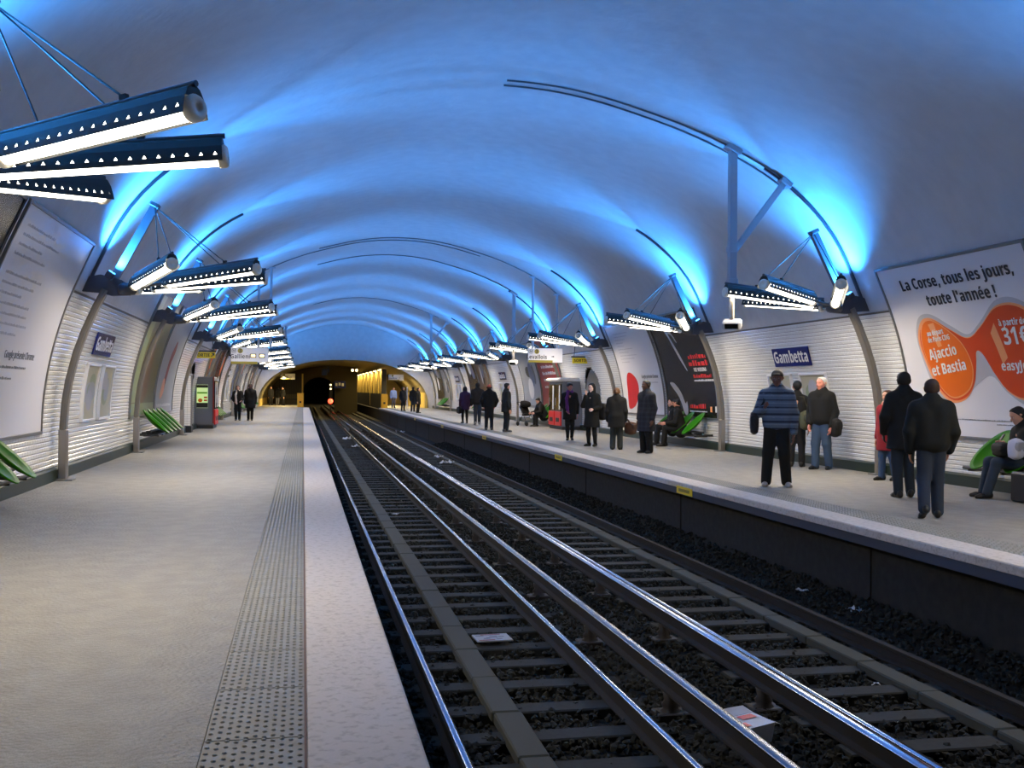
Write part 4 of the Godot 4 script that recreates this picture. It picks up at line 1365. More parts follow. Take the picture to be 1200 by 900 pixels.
func make_far_end() -> void:
	# head wall between the vault and the lower arch beyond it
	var st := begin()
	var inner := arch_points(3.35, 7.0, 3.95, 0.0)
	var z := FAR - 0.02
	var m := inner.size()
	for i in m - 1:
		var A := []
		for k in 2:
			var p: Vector2 = inner[i + k]
			var d := (p - Vector2(3.35, 0.0)).normalized()
			A.append(Vector2(3.35, 0.0) + d * 11.0)
		quad(st, Vector3(inner[i].x, inner[i].y, z), Vector3(A[0].x, A[0].y, z), Vector3(A[1].x, A[1].y, z), Vector3(inner[i + 1].x, inner[i + 1].y, z))
		quad(st, Vector3(inner[i].x, inner[i].y, z), Vector3(inner[i + 1].x, inner[i + 1].y, z), Vector3(inner[i + 1].x, inner[i + 1].y, z - 0.5), Vector3(inner[i].x, inner[i].y, z - 0.5))
	struct("wall_head", st, M.vault_plaster)
	# lower arch
	st = begin()
	st.set_smooth_group(0)
	for off in [0.0, 0.3]:
		for i in m - 1:
			var d0: Vector2 = (inner[i] - Vector2(3.35, 0.0)).normalized() * off
			var d1: Vector2 = (inner[i + 1] - Vector2(3.35, 0.0)).normalized() * off
			var a: Vector2 = inner[i] + d0
			var b: Vector2 = inner[i + 1] + d1
			quad(st, Vector3(a.x, a.y, FAR - 0.4), Vector3(b.x, b.y, FAR - 0.4), Vector3(b.x, b.y, -210), Vector3(a.x, a.y, -210))
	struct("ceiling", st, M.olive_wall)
	# cross wall with the left tunnel mouth, beyond the left platform
	st = begin()
	z = -113.0
	var mouth := PackedVector2Array([Vector2(5.6, -1.1), Vector2(5.6, 4.2), Vector2(-4.0, 4.2), Vector2(-4.0, -1.1), Vector2(0.05, -1.1), Vector2(0.05, 1.4)])
	for i in range(0, 11): mouth.append(Vector2(1.65 - cos(PI * i / 10.0) * 1.6, 1.4 + sin(PI * i / 10.0) * 1.35))
	mouth.append(Vector2(3.25, -1.1))
	plate(st, mouth, 0.5, at(Vector3(0, 0, z)))
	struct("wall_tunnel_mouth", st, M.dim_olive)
	struct("wall_end", box(Vector3(16, 9, 0.3), Vector3(CX, 1.5, -205)), M.pit_wall)
	# long panelled wall along the right track
	var wall := struct("wall_track_side", box(Vector3(0.25, 2.0, 108), Vector3(6.95, 0.2, -148)), M.pit_wall)
	st = begin()
	bx(st, at(Vector3(6.95, 2.25, -148)), Vector3(0.22, 2.1, 108))
	build("upper_wall", st, M.yellow_wall, wall)
	for k in 26: build("pilaster", box(Vector3(0.18, 2.1, 0.5), Vector3.ZERO, 0.02), M.yellow_wall, wall, at(Vector3(6.82, 2.2, -95.5 - k * 3.2)))
	build("end_post", box(Vector3(0.4, 3.3, 0.4), Vector3(6.95, 1.65, -93.8), 0.02), M.black, wall)
	for k in 14:
		var o := thing("wall_lamp", "%s warm tube lamp from the near end of the row above the far yellow wall" % ["first", "second", "third", "fourth", "fifth", "sixth", "seventh", "eighth", "ninth", "tenth", "eleventh", "twelfth", "thirteenth", "fourteenth"][k], "lamp", Vector3(6.70, 3.28, -96.0 - k * 6.4), 0.0, "row of warm lamps above the far yellow wall")
		build("housing", box(Vector3(0.16, 0.08, 3.6), Vector3(0, 0.07, 0), 0.01), M.light_grey, o)
		st = begin()
		tube(st, [Vector3(0, 0, -1.75), Vector3(0, 0, 1.75)], 0.045, 8)
		build("lamp_tube", st, M.warm_glow, o)
		warm_area(o, Vector3(-0.03, -0.06, 0), Vector2(0.12, 3.4), 8.0)
	# yellow passages behind both platform ends
	st = begin()
	bx(st, at(Vector3(10.2, 1.4, -100)), Vector3(0.2, 2.9, 21))
	bx(st, at(Vector3(8.5, 1.6, -111)), Vector3(3.4, 3.4, 0.2))
	struct("wall_far_right", st, M.yellow_wall)
	st = begin()
	bx(st, at(Vector3(-3.75, 1.4, -101)), Vector3(0.3, 2.9, 23))
	struct("wall_far_left", st, M.yellow_wall)
	for k in 3:
		var o := thing("wall_lamp", ["warm lamp over the left platform end", "warm lamp over the right passage", "warm lamp deeper in the right passage"][k], "lamp", Vector3([-1.7, 8.3, 8.3][k], 2.55, [-96.5, -92.6, -101.0][k]))
		build("housing", box(Vector3(0.16, 0.08, 3.0), Vector3(0, 0.07, 0), 0.01), M.light_grey, o)
		st = begin()
		tube(st, [Vector3(0, 0, -1.45), Vector3(0, 0, 1.45)], 0.045, 8)
		build("lamp_tube", st, M.warm_glow, o)
		warm_area(o, Vector3(0, -0.06, 0), Vector2(0.12, 2.8), 16.0)
	# slatted gate behind the left box
	var g := thing("barred_gate", "tall dark barred gate at the far end of the left platform", "gate", Vector3(-0.35, 0, -106))
	for k in 14: build("bar", box(Vector3(0.07, 2.6, 0.07), Vector3.ZERO), M.black, g, at(Vector3(-1.9 + k * 0.16, 1.3, 0)))
	for y in [0.5, 2.6]: build("rail", box(Vector3(2.3, 0.09, 0.09), Vector3(-0.9, y, 0)), M.dark_grey, g)
	build("panel", box(Vector3(2.3, 1.0, 0.04), Vector3(-0.9, 0.5, -0.06)), M.olive_wall, g)
	build("post", box(Vector3(0.14, 3.0, 0.14), Vector3(0.3, 1.5, 0)), M.yellow_wall, g)
	# signals
	var s := thing("track_signal", "signal post with two white lights and a red lamp beside the dark tunnel mouth", "signal", Vector3(2.75, -1.05, -110))
	build("post", box(Vector3(0.1, 3.2, 0.1), Vector3(0, 1.6, 0)), M.dark_grey, s)
	build("head", box(Vector3(0.35, 1.9, 0.2), Vector3(0, 2.2, 0.1), 0.03), M.black, s)
	for q in [[3.0, 0.09, M.white], [2.6, 0.09, M.white], [1.35, 0.26, M.red_glow]]:
		st = begin()
		lathe(st, [Vector2(0, -0.02), Vector2(q[1], -0.02), Vector2(q[1], 0.0), Vector2(0, 0.03)], 14, Transform3D(Basis(Vector3.RIGHT, PI / 2), Vector3(0, q[0], 0.22)))
		build("signal_light", st, M.warm_glow if q[2] == M.white else q[2], s)
	s = thing("hung_signal", "dark signal box hanging under the far low arch", "signal", Vector3(1.75, 3.3, -92))
	build("box", box(Vector3(0.45, 0.5, 0.3), Vector3(0, -0.35, 0), 0.02), M.black, s)
	build("bracket", box(Vector3(0.12, 0.5, 0.1), Vector3(0.35, -0.1, 0)), M.dark_grey, s)
	s = thing("twin_lamp", "pair of small white lamps hanging under the far low arch", "lamp", Vector3(4.45, 3.2, -95))
	build("bar", box(Vector3(0.6, 0.06, 0.06), Vector3(0, 0.14, 0)), M.dark_grey, s)
	for x in [-0.18, 0.18]:
		st = begin()
		lathe(st, [Vector2(0, -0.12), Vector2(0.08, -0.1), Vector2(0.11, 0.0), Vector2(0.08, 0.1), Vector2(0, 0.12)], 12, at(Vector3(x, 0, 0)))
		build("lamp_globe", st, M.warm_glow, s)
	var bp := thing("lit_panel", "small blue and white lit panel on the olive wall beside the tunnel mouth", "sign", Vector3(3.75, 2.0, -112.3))
	build("case", box(Vector3(1.2, 0.75, 0.2), Vector3.ZERO, 0.02), M.enamel_blue, bp)
	for k in 3: build("lit_square", box(Vector3(0.22, 0.3, 0.02), Vector3(-0.35 + k * 0.33, 0.05 * (k % 2), 0.11)), M.paper, bp)
	var d := thing("white_post", "slim white post standing by the far right passage", "post", Vector3(8.05, 0, -84.0))
	build("shaft", box(Vector3(0.1, 1.75, 0.1), Vector3(0, 0.875, 0), 0.02), M.white, d)
	build("foot", box(Vector3(0.26, 0.03, 0.26), Vector3(0, 0.015, 0), 0.01), M.light_grey, d)

func warm_area(o: Node3D, p: Vector3, s: Vector2, e: float) -> void:
	var al := AreaLight3D.new()
	al.name = "warm_light"
	al.transform = Transform3D(Basis(Vector3.RIGHT, -PI / 2), p)
	al.area_size = s
	al.light_color = Color(1.0, 0.88, 0.62)
	al.light_energy = e
	al.area_range = 30.0
	al.area_attenuation = 2.0
	al.shadow_enabled = true
	o.add_child(al, true)

# ------------------------------------------------------------------ people: signed distance bones meshed as surface nets
# bone: [a, b, ra, rb, k]  (k = blend), stage 0 bones are cut by `cuts`, stage 1 bones are added after
func nets(bones: Array, cell: float, cuts: Array = [], late: Array = [], late_cuts: Array = []) -> ArrayMesh:
	var lo := Vector3.ONE * 1e9
	var hi := -lo
	for b in bones + late:
		var r: float = maxf(b[2], b[3]) + cell * 2.0
		for p in [b[0], b[1]]:
			lo = lo.min(p - Vector3.ONE * r)
			hi = hi.max(p + Vector3.ONE * r)
	var nx := int((hi.x - lo.x) / cell) + 2
	var ny := int((hi.y - lo.y) / cell) + 2
	var nz := int((hi.z - lo.z) / cell) + 2
	var f := PackedFloat32Array()
	f.resize(nx * ny * nz)
	f.fill(1.0)
	for stage in 2:
		for b in (bones if stage == 0 else late):
			var a: Vector3 = b[0]
			var ab: Vector3 = b[1] - b[0]
			var ra: float = b[2]
			var dr: float = b[3] - b[2]
			var k: float = b[4] if b.size() > 4 else 0.03
			var inv := 1.0 / maxf(ab.length_squared(), 1e-9)
			var m: float = maxf(b[2], b[3]) + k + cell
			var l: Vector3 = (b[0].min(b[1]) - Vector3.ONE * m - lo) / cell
			var h: Vector3 = (b[0].max(b[1]) + Vector3.ONE * m - lo) / cell
			var x0 := maxi(0, int(l.x)); var x1 := mini(nx - 1, int(h.x) + 1)
			var y0 := maxi(0, int(l.y)); var y1 := mini(ny - 1, int(h.y) + 1)
			var z0 := maxi(0, int(l.z)); var z1 := mini(nz - 1, int(h.z) + 1)
			for z in range(z0, z1 + 1):
				for y in range(y0, y1 + 1):
					var i := (z * ny + y) * nx + x0
					var p := Vector3(lo.x + x0 * cell, lo.y + y * cell, lo.z + z * cell) - a
					for x in range(x0, x1 + 1):
						var t := clampf(p.dot(ab) * inv, 0.0, 1.0)
						var d := (p - ab * t).length() - ra - dr * t
						var o := f[i]
						var e := k - absf(d - o)
						if e > 0.0: f[i] = minf(d, o) - e * e / (4.0 * k)
						elif d < o: f[i] = d
						i += 1
						p.x += cell
		for c in (cuts if stage == 0 else late_cuts):          # [normal, d]: keep normal.p < d
			for z in nz:
				for y in ny:
					var i := (z * ny + y) * nx
					var v: float = c[0].dot(Vector3(lo.x, lo.y + y * cell, lo.z + z * cell)) - c[1]
					var s: float = c[0].x * cell
					for x in nx:
						if v > f[i]: f[i] = v
						v += s
						i += 1
	var id := PackedInt32Array()
	id.resize(f.size())
	id.fill(-1)
	var verts := PackedVector3Array()
	var nrm := PackedVector3Array()
	var sy := nx
	var sz := nx * ny
	for z in nz - 1:
		for y in ny - 1:
			var i := z * sz + y * sy
			for x in nx - 1:
				var a := f[i]; var b := f[i + 1]; var c := f[i + sy]; var d := f[i + sy + 1]
				var e := f[i + sz]; var g := f[i + sz + 1]; var h := f[i + sz + sy]; var j := f[i + sz + sy + 1]
				var q := int(a < 0.0) + int(b < 0.0) + int(c < 0.0) + int(d < 0.0) + int(e < 0.0) + int(g < 0.0) + int(h < 0.0) + int(j < 0.0)
				if q != 0 and q != 8:
					var s := Vector3.ZERO
					var n := 0
					if (a < 0.0) != (b < 0.0): s += Vector3(a / (a - b), 0, 0); n += 1
					if (c < 0.0) != (d < 0.0): s += Vector3(c / (c - d), 1, 0); n += 1
					if (e < 0.0) != (g < 0.0): s += Vector3(e / (e - g), 0, 1); n += 1
					if (h < 0.0) != (j < 0.0): s += Vector3(h / (h - j), 1, 1); n += 1
					if (a < 0.0) != (c < 0.0): s += Vector3(0, a / (a - c), 0); n += 1
					if (b < 0.0) != (d < 0.0): s += Vector3(1, b / (b - d), 0); n += 1
					if (e < 0.0) != (h < 0.0): s += Vector3(0, e / (e - h), 1); n += 1
					if (g < 0.0) != (j < 0.0): s += Vector3(1, g / (g - j), 1); n += 1
					if (a < 0.0) != (e < 0.0): s += Vector3(0, 0, a / (a - e)); n += 1
					if (b < 0.0) != (g < 0.0): s += Vector3(1, 0, b / (b - g)); n += 1
					if (c < 0.0) != (h < 0.0): s += Vector3(0, 1, c / (c - h)); n += 1
					if (d < 0.0) != (j < 0.0): s += Vector3(1, 1, d / (d - j)); n += 1
					id[i] = verts.size()
					verts.append(lo + (Vector3(x, y, z) + s / n) * cell)
					nrm.append(Vector3(b + d + g + j - a - c - e - h, c + d + h + j - a - b - e - g, e + g + h + j - a - b - c - d).normalized())
				i += 1
	var idx := PackedInt32Array()
	for z in range(1, nz - 1):
		for y in range(1, ny - 1):
			var i := z * sz + y * sy + 1
			for x in range(1, nx - 1):
				var a := f[i] < 0.0
				for ax in 3:
					var st := 1 if ax == 0 else sy if ax == 1 else sz
					if a != (f[i + st] < 0.0):
						var u := sy if ax == 0 else sz if ax == 1 else 1
						var w := sz if ax == 0 else 1 if ax == 1 else sy
						var p := id[i - u - w]; var q := id[i - w]; var r := id[i]; var t := id[i - u]
						if p >= 0 and q >= 0 and r >= 0 and t >= 0:
							if a: idx.append_array(PackedInt32Array([p, r, q, p, t, r]))
							else: idx.append_array(PackedInt32Array([p, q, r, p, r, t]))
				i += 1
	var arr := []
	arr.resize(Mesh.ARRAY_MAX)
	arr[Mesh.ARRAY_VERTEX] = verts
	arr[Mesh.ARRAY_NORMAL] = nrm
	arr[Mesh.ARRAY_INDEX] = idx
	var me := ArrayMesh.new()
	if idx.size(): me.add_surface_from_arrays(Mesh.PRIMITIVE_TRIANGLES, arr)
	return me

func painted(m: ArrayMesh, paint: Callable) -> ArrayMesh:
	var arr := m.surface_get_arrays(0)
	var col := PackedColorArray()
	for v in arr[Mesh.ARRAY_VERTEX]: col.append(paint.call(v))
	arr[Mesh.ARRAY_COLOR] = col
	var o := ArrayMesh.new()
	o.add_surface_from_arrays(Mesh.PRIMITIVE_TRIANGLES, arr)
	return o

var head_m := {}
var hair_m := {}
var hand_m := {}
var shoe_m: ArrayMesh
var eye_m: ArrayMesh
var iris_m: ArrayMesh

func V(x: float, y: float, z: float) -> Vector3: return Vector3(x, y, z)

# head 0.233 m tall, origin at eye height on the neck axis, face towards +z
func make_body_parts() -> void:
	var hb := [[V(0, 0.035, -0.035), V(0, 0.033, 0.015), 0.077, 0.075, 0.03], [V(0, -0.02, 0.01), V(0, -0.06, 0.03), 0.066, 0.050, 0.04], [V(0, -0.06, 0.03), V(0, -0.088, 0.050), 0.046, 0.026, 0.03],
		[V(-0.034, -0.03, 0.05), V(0.034, -0.03, 0.05), 0.034, 0.034, 0.02], [V(0, -0.005, 0.086), V(0, -0.036, 0.108), 0.009, 0.013, 0.012], [V(-0.013, -0.04, 0.094), V(0.013, -0.04, 0.094), 0.010, 0.010, 0.008],
		[V(-0.035, 0.024, 0.075), V(0.035, 0.024, 0.075), 0.013, 0.013, 0.012], [V(-0.019, -0.064, 0.082), V(0.019, -0.064, 0.082), 0.007, 0.007, 0.006], [V(-0.016, -0.075, 0.080), V(0.016, -0.075, 0.080), 0.008, 0.008, 0.006],
		[V(0, -0.102, 0.062), V(0, -0.102, 0.066), 0.017, 0.017, 0.02], [V(0, -0.07, -0.015), V(0, -0.20, -0.03), 0.054, 0.057, 0.03]]
	for s in [-1.0, 1.0]: hb.append_array([[V(s * 0.080, 0.012, -0.012), V(s * 0.086, 0.004, -0.022), 0.016, 0.016, 0.008], [V(s * 0.080, -0.018, -0.008), V(s * 0.08, -0.024, -0.008), 0.010, 0.009, 0.008]])
	head_m[0] = nets(hb, 0.0055)
	head_m[1] = nets(hb, 0.011)
	var face := V(0, -0.6, 0.8)
	var cr := [[V(0, 0.038, -0.038), V(0, 0.038, 0.016), 0.087, 0.083, 0.03], [V(-0.05, -0.01, -0.03), V(0.05, -0.01, -0.03), 0.046, 0.046, 0.03], [V(0, -0.03, -0.05), V(0, -0.06, -0.05), 0.055, 0.045, 0.03]]
	hair_m["short"] = nets(cr, 0.008, [[face, 0.004]])
	hair_m["long"] = nets(cr + [[V(-0.06, 0.0, -0.03), V(-0.075, -0.18, -0.02), 0.045, 0.04, 0.03], [V(0.06, 0.0, -0.03), V(0.075, -0.18, -0.02), 0.045, 0.04, 0.03], [V(0, -0.02, -0.06), V(0, -0.19, -0.07), 0.06, 0.05, 0.03]], 0.009, [[V(0, -0.25, 0.97), 0.045]])
	hair_m["bun"] = nets(cr + [[V(0, -0.01, -0.12), V(0, -0.02, -0.13), 0.04, 0.04, 0.02]], 0.008, [[face, 0.004]])
	hair_m["balding"] = nets([[V(-0.06, -0.01, -0.035), V(0.06, -0.01, -0.035), 0.046, 0.046, 0.03], [V(0, -0.01, -0.065), V(0, -0.05, -0.055), 0.058, 0.045, 0.03]], 0.008, [[V(0, 0.9, 0.4), 0.0]])
	hair_m["cap"] = nets([[V(0, 0.042, -0.035), V(0, 0.042, 0.018), 0.090, 0.086, 0.03], [V(-0.03, 0.045, 0.11), V(0.03, 0.045, 0.11), 0.020, 0.020, 0.04], [V(-0.035, 0.04, 0.14), V(0.035, 0.04, 0.14), 0.012, 0.012, 0.03]], 0.008, [[V(0, -0.97, 0.25), -0.018]])
	hair_m["beanie"] = nets([[V(0, 0.045, -0.038), V(0, 0.045, 0.016), 0.092, 0.087, 0.03], [V(0, 0.0, -0.06), V(0, -0.02, -0.06), 0.06, 0.05, 0.03]], 0.008, [[V(0, -0.74, 0.67), 0.022]])
	hair_m["hood"] = nets([[V(0, -0.14, -0.07), V(0, -0.17, -0.08), 0.07, 0.075, 0.03], [V(-0.08, -0.15, -0.02), V(0.08, -0.15, -0.02), 0.05, 0.05, 0.04]], 0.010)
	# right hand, wrist at the origin, fingers along -y, thumb side +z, palm towards +x
	for grip in 2:
		var b := [[V(0, 0.03, 0), V(0, -0.01, 0), 0.024, 0.024, 0.01]]
		for i in 4:
			var z := 0.030 - 0.020 * i
			var l: float = [0.070, 0.078, 0.073, 0.058][i]
			b.append([V(0, -0.012, z * 0.6), V(0, -0.085 + 0.004 * i, z), 0.013, 0.011, 0.010])
			var k1 := V(0, -0.085 + 0.004 * i, z)
			var k2 := k1 + (V(0.010, -l * 0.52, 0) if grip == 0 else V(0.036, -0.018, 0))
			var k3 := k2 + (V(0.020, -l * 0.42, 0) if grip == 0 else V(0.012, 0.026, 0))
			b.append([k1, k2, 0.0095, 0.0085, 0.004])
			b.append([k2, k3, 0.0085, 0.0072, 0.004])
		b.append([V(0.004, -0.02, 0.022), V(0.010, -0.05, 0.045), 0.013, 0.011, 0.008])
		b.append([V(0.010, -0.05, 0.045), V(0.020, -0.085, 0.050) if grip == 0 else V(0.034, -0.075, 0.034), 0.010, 0.008, 0.005])
		hand_m[grip] = nets(b, 0.0055)
	shoe_m = nets([[V(0, 0.035, -0.055), V(0, 0.032, 0.10), 0.036, 0.038, 0.03], [V(0, 0.03, 0.10), V(0.004, 0.026, 0.165), 0.040, 0.030, 0.03], [V(0, 0.07, -0.045), V(0, 0.05, 0.02), 0.042, 0.036, 0.03]], 0.010, [[V(0, -1, 0), 0.0]])
	var s := SphereMesh.new()
	s.radius = 0.0125; s.height = 0.025; s.radial_segments = 10; s.rings = 6
	eye_m = ArrayMesh.new()
	eye_m.add_surface_from_arrays(Mesh.PRIMITIVE_TRIANGLES, s.get_mesh_arrays())
	s.radius = 0.0065; s.height = 0.013
	iris_m = ArrayMesh.new()
	iris_m.add_surface_from_arrays(Mesh.PRIMITIVE_TRIANGLES, s.get_mesh_arrays())

func append_mesh(st: SurfaceTool, m: Mesh, t: Transform3D) -> void:
	if m.get_surface_count(): st.append_from(m, 0, t)

func cloth(c: Color, rough := 0.9) -> StandardMaterial3D:
	if maxf(c.r, maxf(c.g, c.b)) < 0.16: c = c * 0.72      # black wool and nylon
	c.a = 1.0
	var m := StandardMaterial3D.new()
	m.albedo_color = c
	m.roughness = rough
	return m

# A person. Distances inside are in units of the height h. x is the person's left, z the front.
func person(p: Dictionary) -> Node3D:
	var h: float = p.get("h", 1.75)
	var o := thing("person", p.label, "person", p.at, deg_to_rad(p.get("turn", 0.0)), p.get("group", ""))
	var far: bool = p.get("far", false)
	var cell: float = 0.026 if far else 0.017
	var hip: Vector3 = p.get("hip", V(0, 0.525, 0))
	var sh: Vector3 = p.get("chest", hip + V(0, 0.285, 0.0) + p.get("lean", Vector3.ZERO))
	var wide: float = p.get("wide", 1.0)
	var neck: Vector3 = sh + V(0, 0.035, -0.005) + p.get("neck", Vector3.ZERO)
	var up := (sh - hip).normalized()
	var hd: Vector3 = neck + V(0, 0.082, 0.022) + p.get("head", Vector3.ZERO)
	var B := func(q: Vector3, r: Vector3, a: float, b: float, k := 0.02) -> Array: return [q * h, r * h, a * h, b * h, k * h]
	# legs: knee and ankle per side (right = -x first)
	var legs: Array = p.get("legs", [[V(-0.055, 0.28, 0.012), V(-0.06, 0.045, -0.01)], [V(0.055, 0.28, 0.012), V(0.06, 0.045, -0.01)]])
	# arms: elbow, wrist relative to the shoulder
	var arms: Array = p.get("arms", [[V(-0.035, -0.17, -0.02), V(-0.035, -0.325, 0.02)], [V(0.035, -0.17, -0.02), V(0.035, -0.325, 0.02)]])
	var hands: Array = p.get("hands", [0, 0])
	var skin := cloth(p.get("skin", Color(0.78, 0.58, 0.48)), 0.55)
	# one continuous body
	var bones := [B.call(hip + V(-0.04, 0, 0), hip + V(0.04, 0, 0), 0.058, 0.058), B.call(hip, sh - up * 0.05, 0.062, 0.06, 0.03), B.call(sh + V(-0.075 * wide, -0.012, 0), sh + V(0.075 * wide, -0.012, 0), 0.032, 0.032), B.call(sh, neck + V(0, 0.03, 0.01), 0.034, 0.032)]
	var top := []
	var sleeves := []
	var pants := [B.call(hip + V(-0.032, 0.0, 0), hip + V(0.032, 0.0, 0), 0.066, 0.066, 0.03), B.call(hip + up * 0.05 + V(-0.03, 0, 0), hip + up * 0.05 + V(0.03, 0, 0), 0.062, 0.062, 0.03)]
	var g: float = p.get("bulk", 0.012)
	top.append(B.call(hip + up * 0.02 + V(-0.035 * wide, 0, 0), sh - up * 0.07 + V(-0.055 * wide, 0, 0), 0.062 + g, 0.056 + g, 0.04))
	top.append(B.call(hip + up * 0.02 + V(0.035 * wide, 0, 0), sh - up * 0.07 + V(0.055 * wide, 0, 0), 0.062 + g, 0.056 + g, 0.04))
	for s in [-1.0, 1.0]: top.append(B.call(sh + V(s * 0.02, 0.012, -0.004), sh + V(s * 0.086 * wide, -0.022, -0.004), 0.036 + g * 0.6, 0.031 + g * 0.7, 0.045))
	top.append(B.call(sh + V(0, 0.0, -0.004), neck + V(0, 0.012, 0.002), 0.045 + g * 0.5, 0.040 + g * 0.4, 0.03))
	var hem: float = p.get("hem", 0.47)
	if hem < 0.44:
		var fl: float = p.get("flare", 0.012)
		for s in [-1.0, 1.0]: top.append(B.call(hip + V(s * 0.028, 0.0, 0), V(hip.x + s * 0.034, hem - 0.03, hip.z), 0.068 + g, 0.068 + g + fl, 0.04))
	var st := begin()
	for i in 2:
		var s := -1.0 if i == 0 else 1.0
		var sj := sh + V(s * 0.098 * wide, -0.024, 0)
		var el: Vector3 = sj + arms[i][0]
		var wr: Vector3 = sj + arms[i][1]
		bones.append_array([B.call(sj, el, 0.027, 0.022), B.call(el, wr, 0.022, 0.0155)])
		sleeves.append_array([B.call(sj, el, 0.031 + g * 0.75, 0.027 + g * 0.6, 0.025), B.call(el, wr.lerp(el, 0.08), 0.027 + g * 0.6, 0.021 + g * 0.5, 0.015)])
		var hj := hip + V(s * 0.045, -0.015, 0)
		var kn: Vector3 = legs[i][0]
		var an: Vector3 = legs[i][1]
		bones.append_array([B.call(hj, kn, 0.046, 0.031), B.call(kn, kn.lerp(an, 0.35), 0.031, 0.031), B.call(kn.lerp(an, 0.35), an, 0.031, 0.02)])
		if not p.has("skirt"):
			var lg: float = p.get("loose", 0.008)
			pants.append_array([B.call(hj, kn, 0.054 + lg * 0.5, 0.036 + lg, 0.03), B.call(kn, an + V(0, 0.0, 0.0), 0.035 + lg, 0.026 + lg * 1.3, 0.02)])
		else:
			pants.append_array([B.call(hj, kn, 0.052, 0.038, 0.02), B.call(kn, kn.lerp(an, 0.4), 0.038, 0.037, 0.015), B.call(kn.lerp(an, 0.4), an, 0.037, 0.027, 0.015)])
		# hand
		var d := (wr - el).normalized()
		if p.has("hand_dir%d" % i): d = p["hand_dir%d" % i].normalized()
		var fwd := V(0, 0, 1) if absf(d.z) < 0.8 else V(0, 1, 0)
		var zz := (fwd - d * fwd.dot(d)).normalized()
		var bs := Basis((-d).cross(zz), -d, zz)
		if i == 1: bs = bs * Basis.from_scale(Vector3(-1, 1, 1))
		append_hand(st, hand_m[hands[i]], Transform3D(bs * Basis.from_scale(Vector3.ONE * h / 1.75), wr * h + d * 0.012 * h), i == 1)
		# shoe
		var toe: float = p.get("toe%d" % i, s * 10.0)
		var pitch: float = p.get("pitch%d" % i, 0.0)
		var sb := Basis(Vector3.UP, deg_to_rad(toe)) * Basis(Vector3.RIGHT, deg_to_rad(pitch))
		put("shoe", shoe_m, cloth(p.get("shoe", Color(0.06, 0.06, 0.06)), 0.5), o, Transform3D(sb * Basis.from_scale(Vector3.ONE * h / 1.75), an * h - sb * V(0, 0.045 * h, 0) + V(0, 0.0, 0.0)))
	append_mesh(st, nets(bones, 0.03 if far else 0.022), Transform3D())
	var hb := Basis(Vector3.UP, deg_to_rad(p.get("look", 0.0))) * Basis(Vector3.RIGHT, deg_to_rad(p.get("nod", 0.0)))
	var ht := Transform3D(hb * Basis.from_scale(Vector3.ONE * h / 1.75), hd * h)
	append_mesh(st, head_m[1 if far else 0], ht)
	put("body", st.commit(), skin, o)
	for s in [-1.0, 1.0]:
		var e := put("eye", eye_m, M.eye_white, o, ht * Transform3D(Basis(), V(s * 0.030, 0.004, 0.0735)))
		put("iris", iris_m, M.eye_dark, e, Transform3D(Basis(), V(0, 0, 0.0075)))
	var hs: String = p.get("hair", "short")
	if hs != "": put("hat" if hs in ["cap", "beanie"] else "hair", hair_m[hs], cloth(p.get("hair_color", Color(0.07, 0.055, 0.05)), 0.7), o, ht)
	if p.get("hood", false): put("hood", hair_m["hood"], cloth(p.get("hood_color", p.top)), o, Transform3D(Basis.from_scale(Vector3.ONE * h / 1.75), hd * h))
	var tm := nets(top, cell, [[V(0, -1, 0), -hem * h]] if p.get("cut", true) else [], sleeves)
	var tmat := cloth(p.top)
	if p.has("paint"):
		tm = painted(tm, p.paint)
		tmat.albedo_color = Color.WHITE
		tmat.vertex_color_use_as_albedo = true
	put(p.get("top_name", "jacket"), tm, tmat, o)
	if p.has("skirt"): put("tights", nets(pants, cell), cloth(p.legs_color), o)
	else: put("trousers", nets(pants, cell, [[V(0, -1, 0), -0.012 * h]]), cloth(p.legs_color), o)
	if p.has("scarf"): put("scarf", nets([B.call(neck + V(-0.03, -0.005, 0.02), neck + V(0.03, -0.005, 0.02), 0.038, 0.038), B.call(neck + V(-0.03, -0.005, -0.025), neck + V(0.03, -0.005, -0.025), 0.036, 0.036)], cell), cloth(p.scarf), o)
	if p.has("scarf_drop"): put("scarf_end", nets([B.call(neck + V(-0.03, -0.02, 0.045), sh + V(-0.06, -0.08, 0.085), 0.024, 0.026), B.call(sh + V(-0.06, -0.08, 0.085), sh + V(-0.05, -0.24, 0.095), 0.026, 0.028), B.call(sh + V(-0.05, -0.24, 0.095), sh + V(-0.03, -0.33, 0.095), 0.028, 0.022)], 0.014), cloth(p.scarf), o)
	return o

func append_hand(st: SurfaceTool, m: Mesh, t: Transform3D, mirrored: bool) -> void:
	if not mirrored:
		st.append_from(m, 0, t)
		return
	var arr := m.surface_get_arrays(0)
	var vv: PackedVector3Array = arr[Mesh.ARRAY_VERTEX]
	var nn: PackedVector3Array = arr[Mesh.ARRAY_NORMAL]
	var ii: PackedInt32Array = arr[Mesh.ARRAY_INDEX]
	for k in vv.size():
		vv[k].x = -vv[k].x
		nn[k].x = -nn[k].x
	for k in range(0, ii.size(), 3):
		var q := ii[k]; ii[k] = ii[k + 1]; ii[k + 1] = q
	arr[Mesh.ARRAY_VERTEX] = vv; arr[Mesh.ARRAY_NORMAL] = nn; arr[Mesh.ARRAY_INDEX] = ii
	var am := ArrayMesh.new()
	am.add_surface_from_arrays(Mesh.PRIMITIVE_TRIANGLES, arr)
	st.append_from(am, 0, t * Transform3D(Basis.from_scale(Vector3(-1, 1, 1)), Vector3.ZERO))

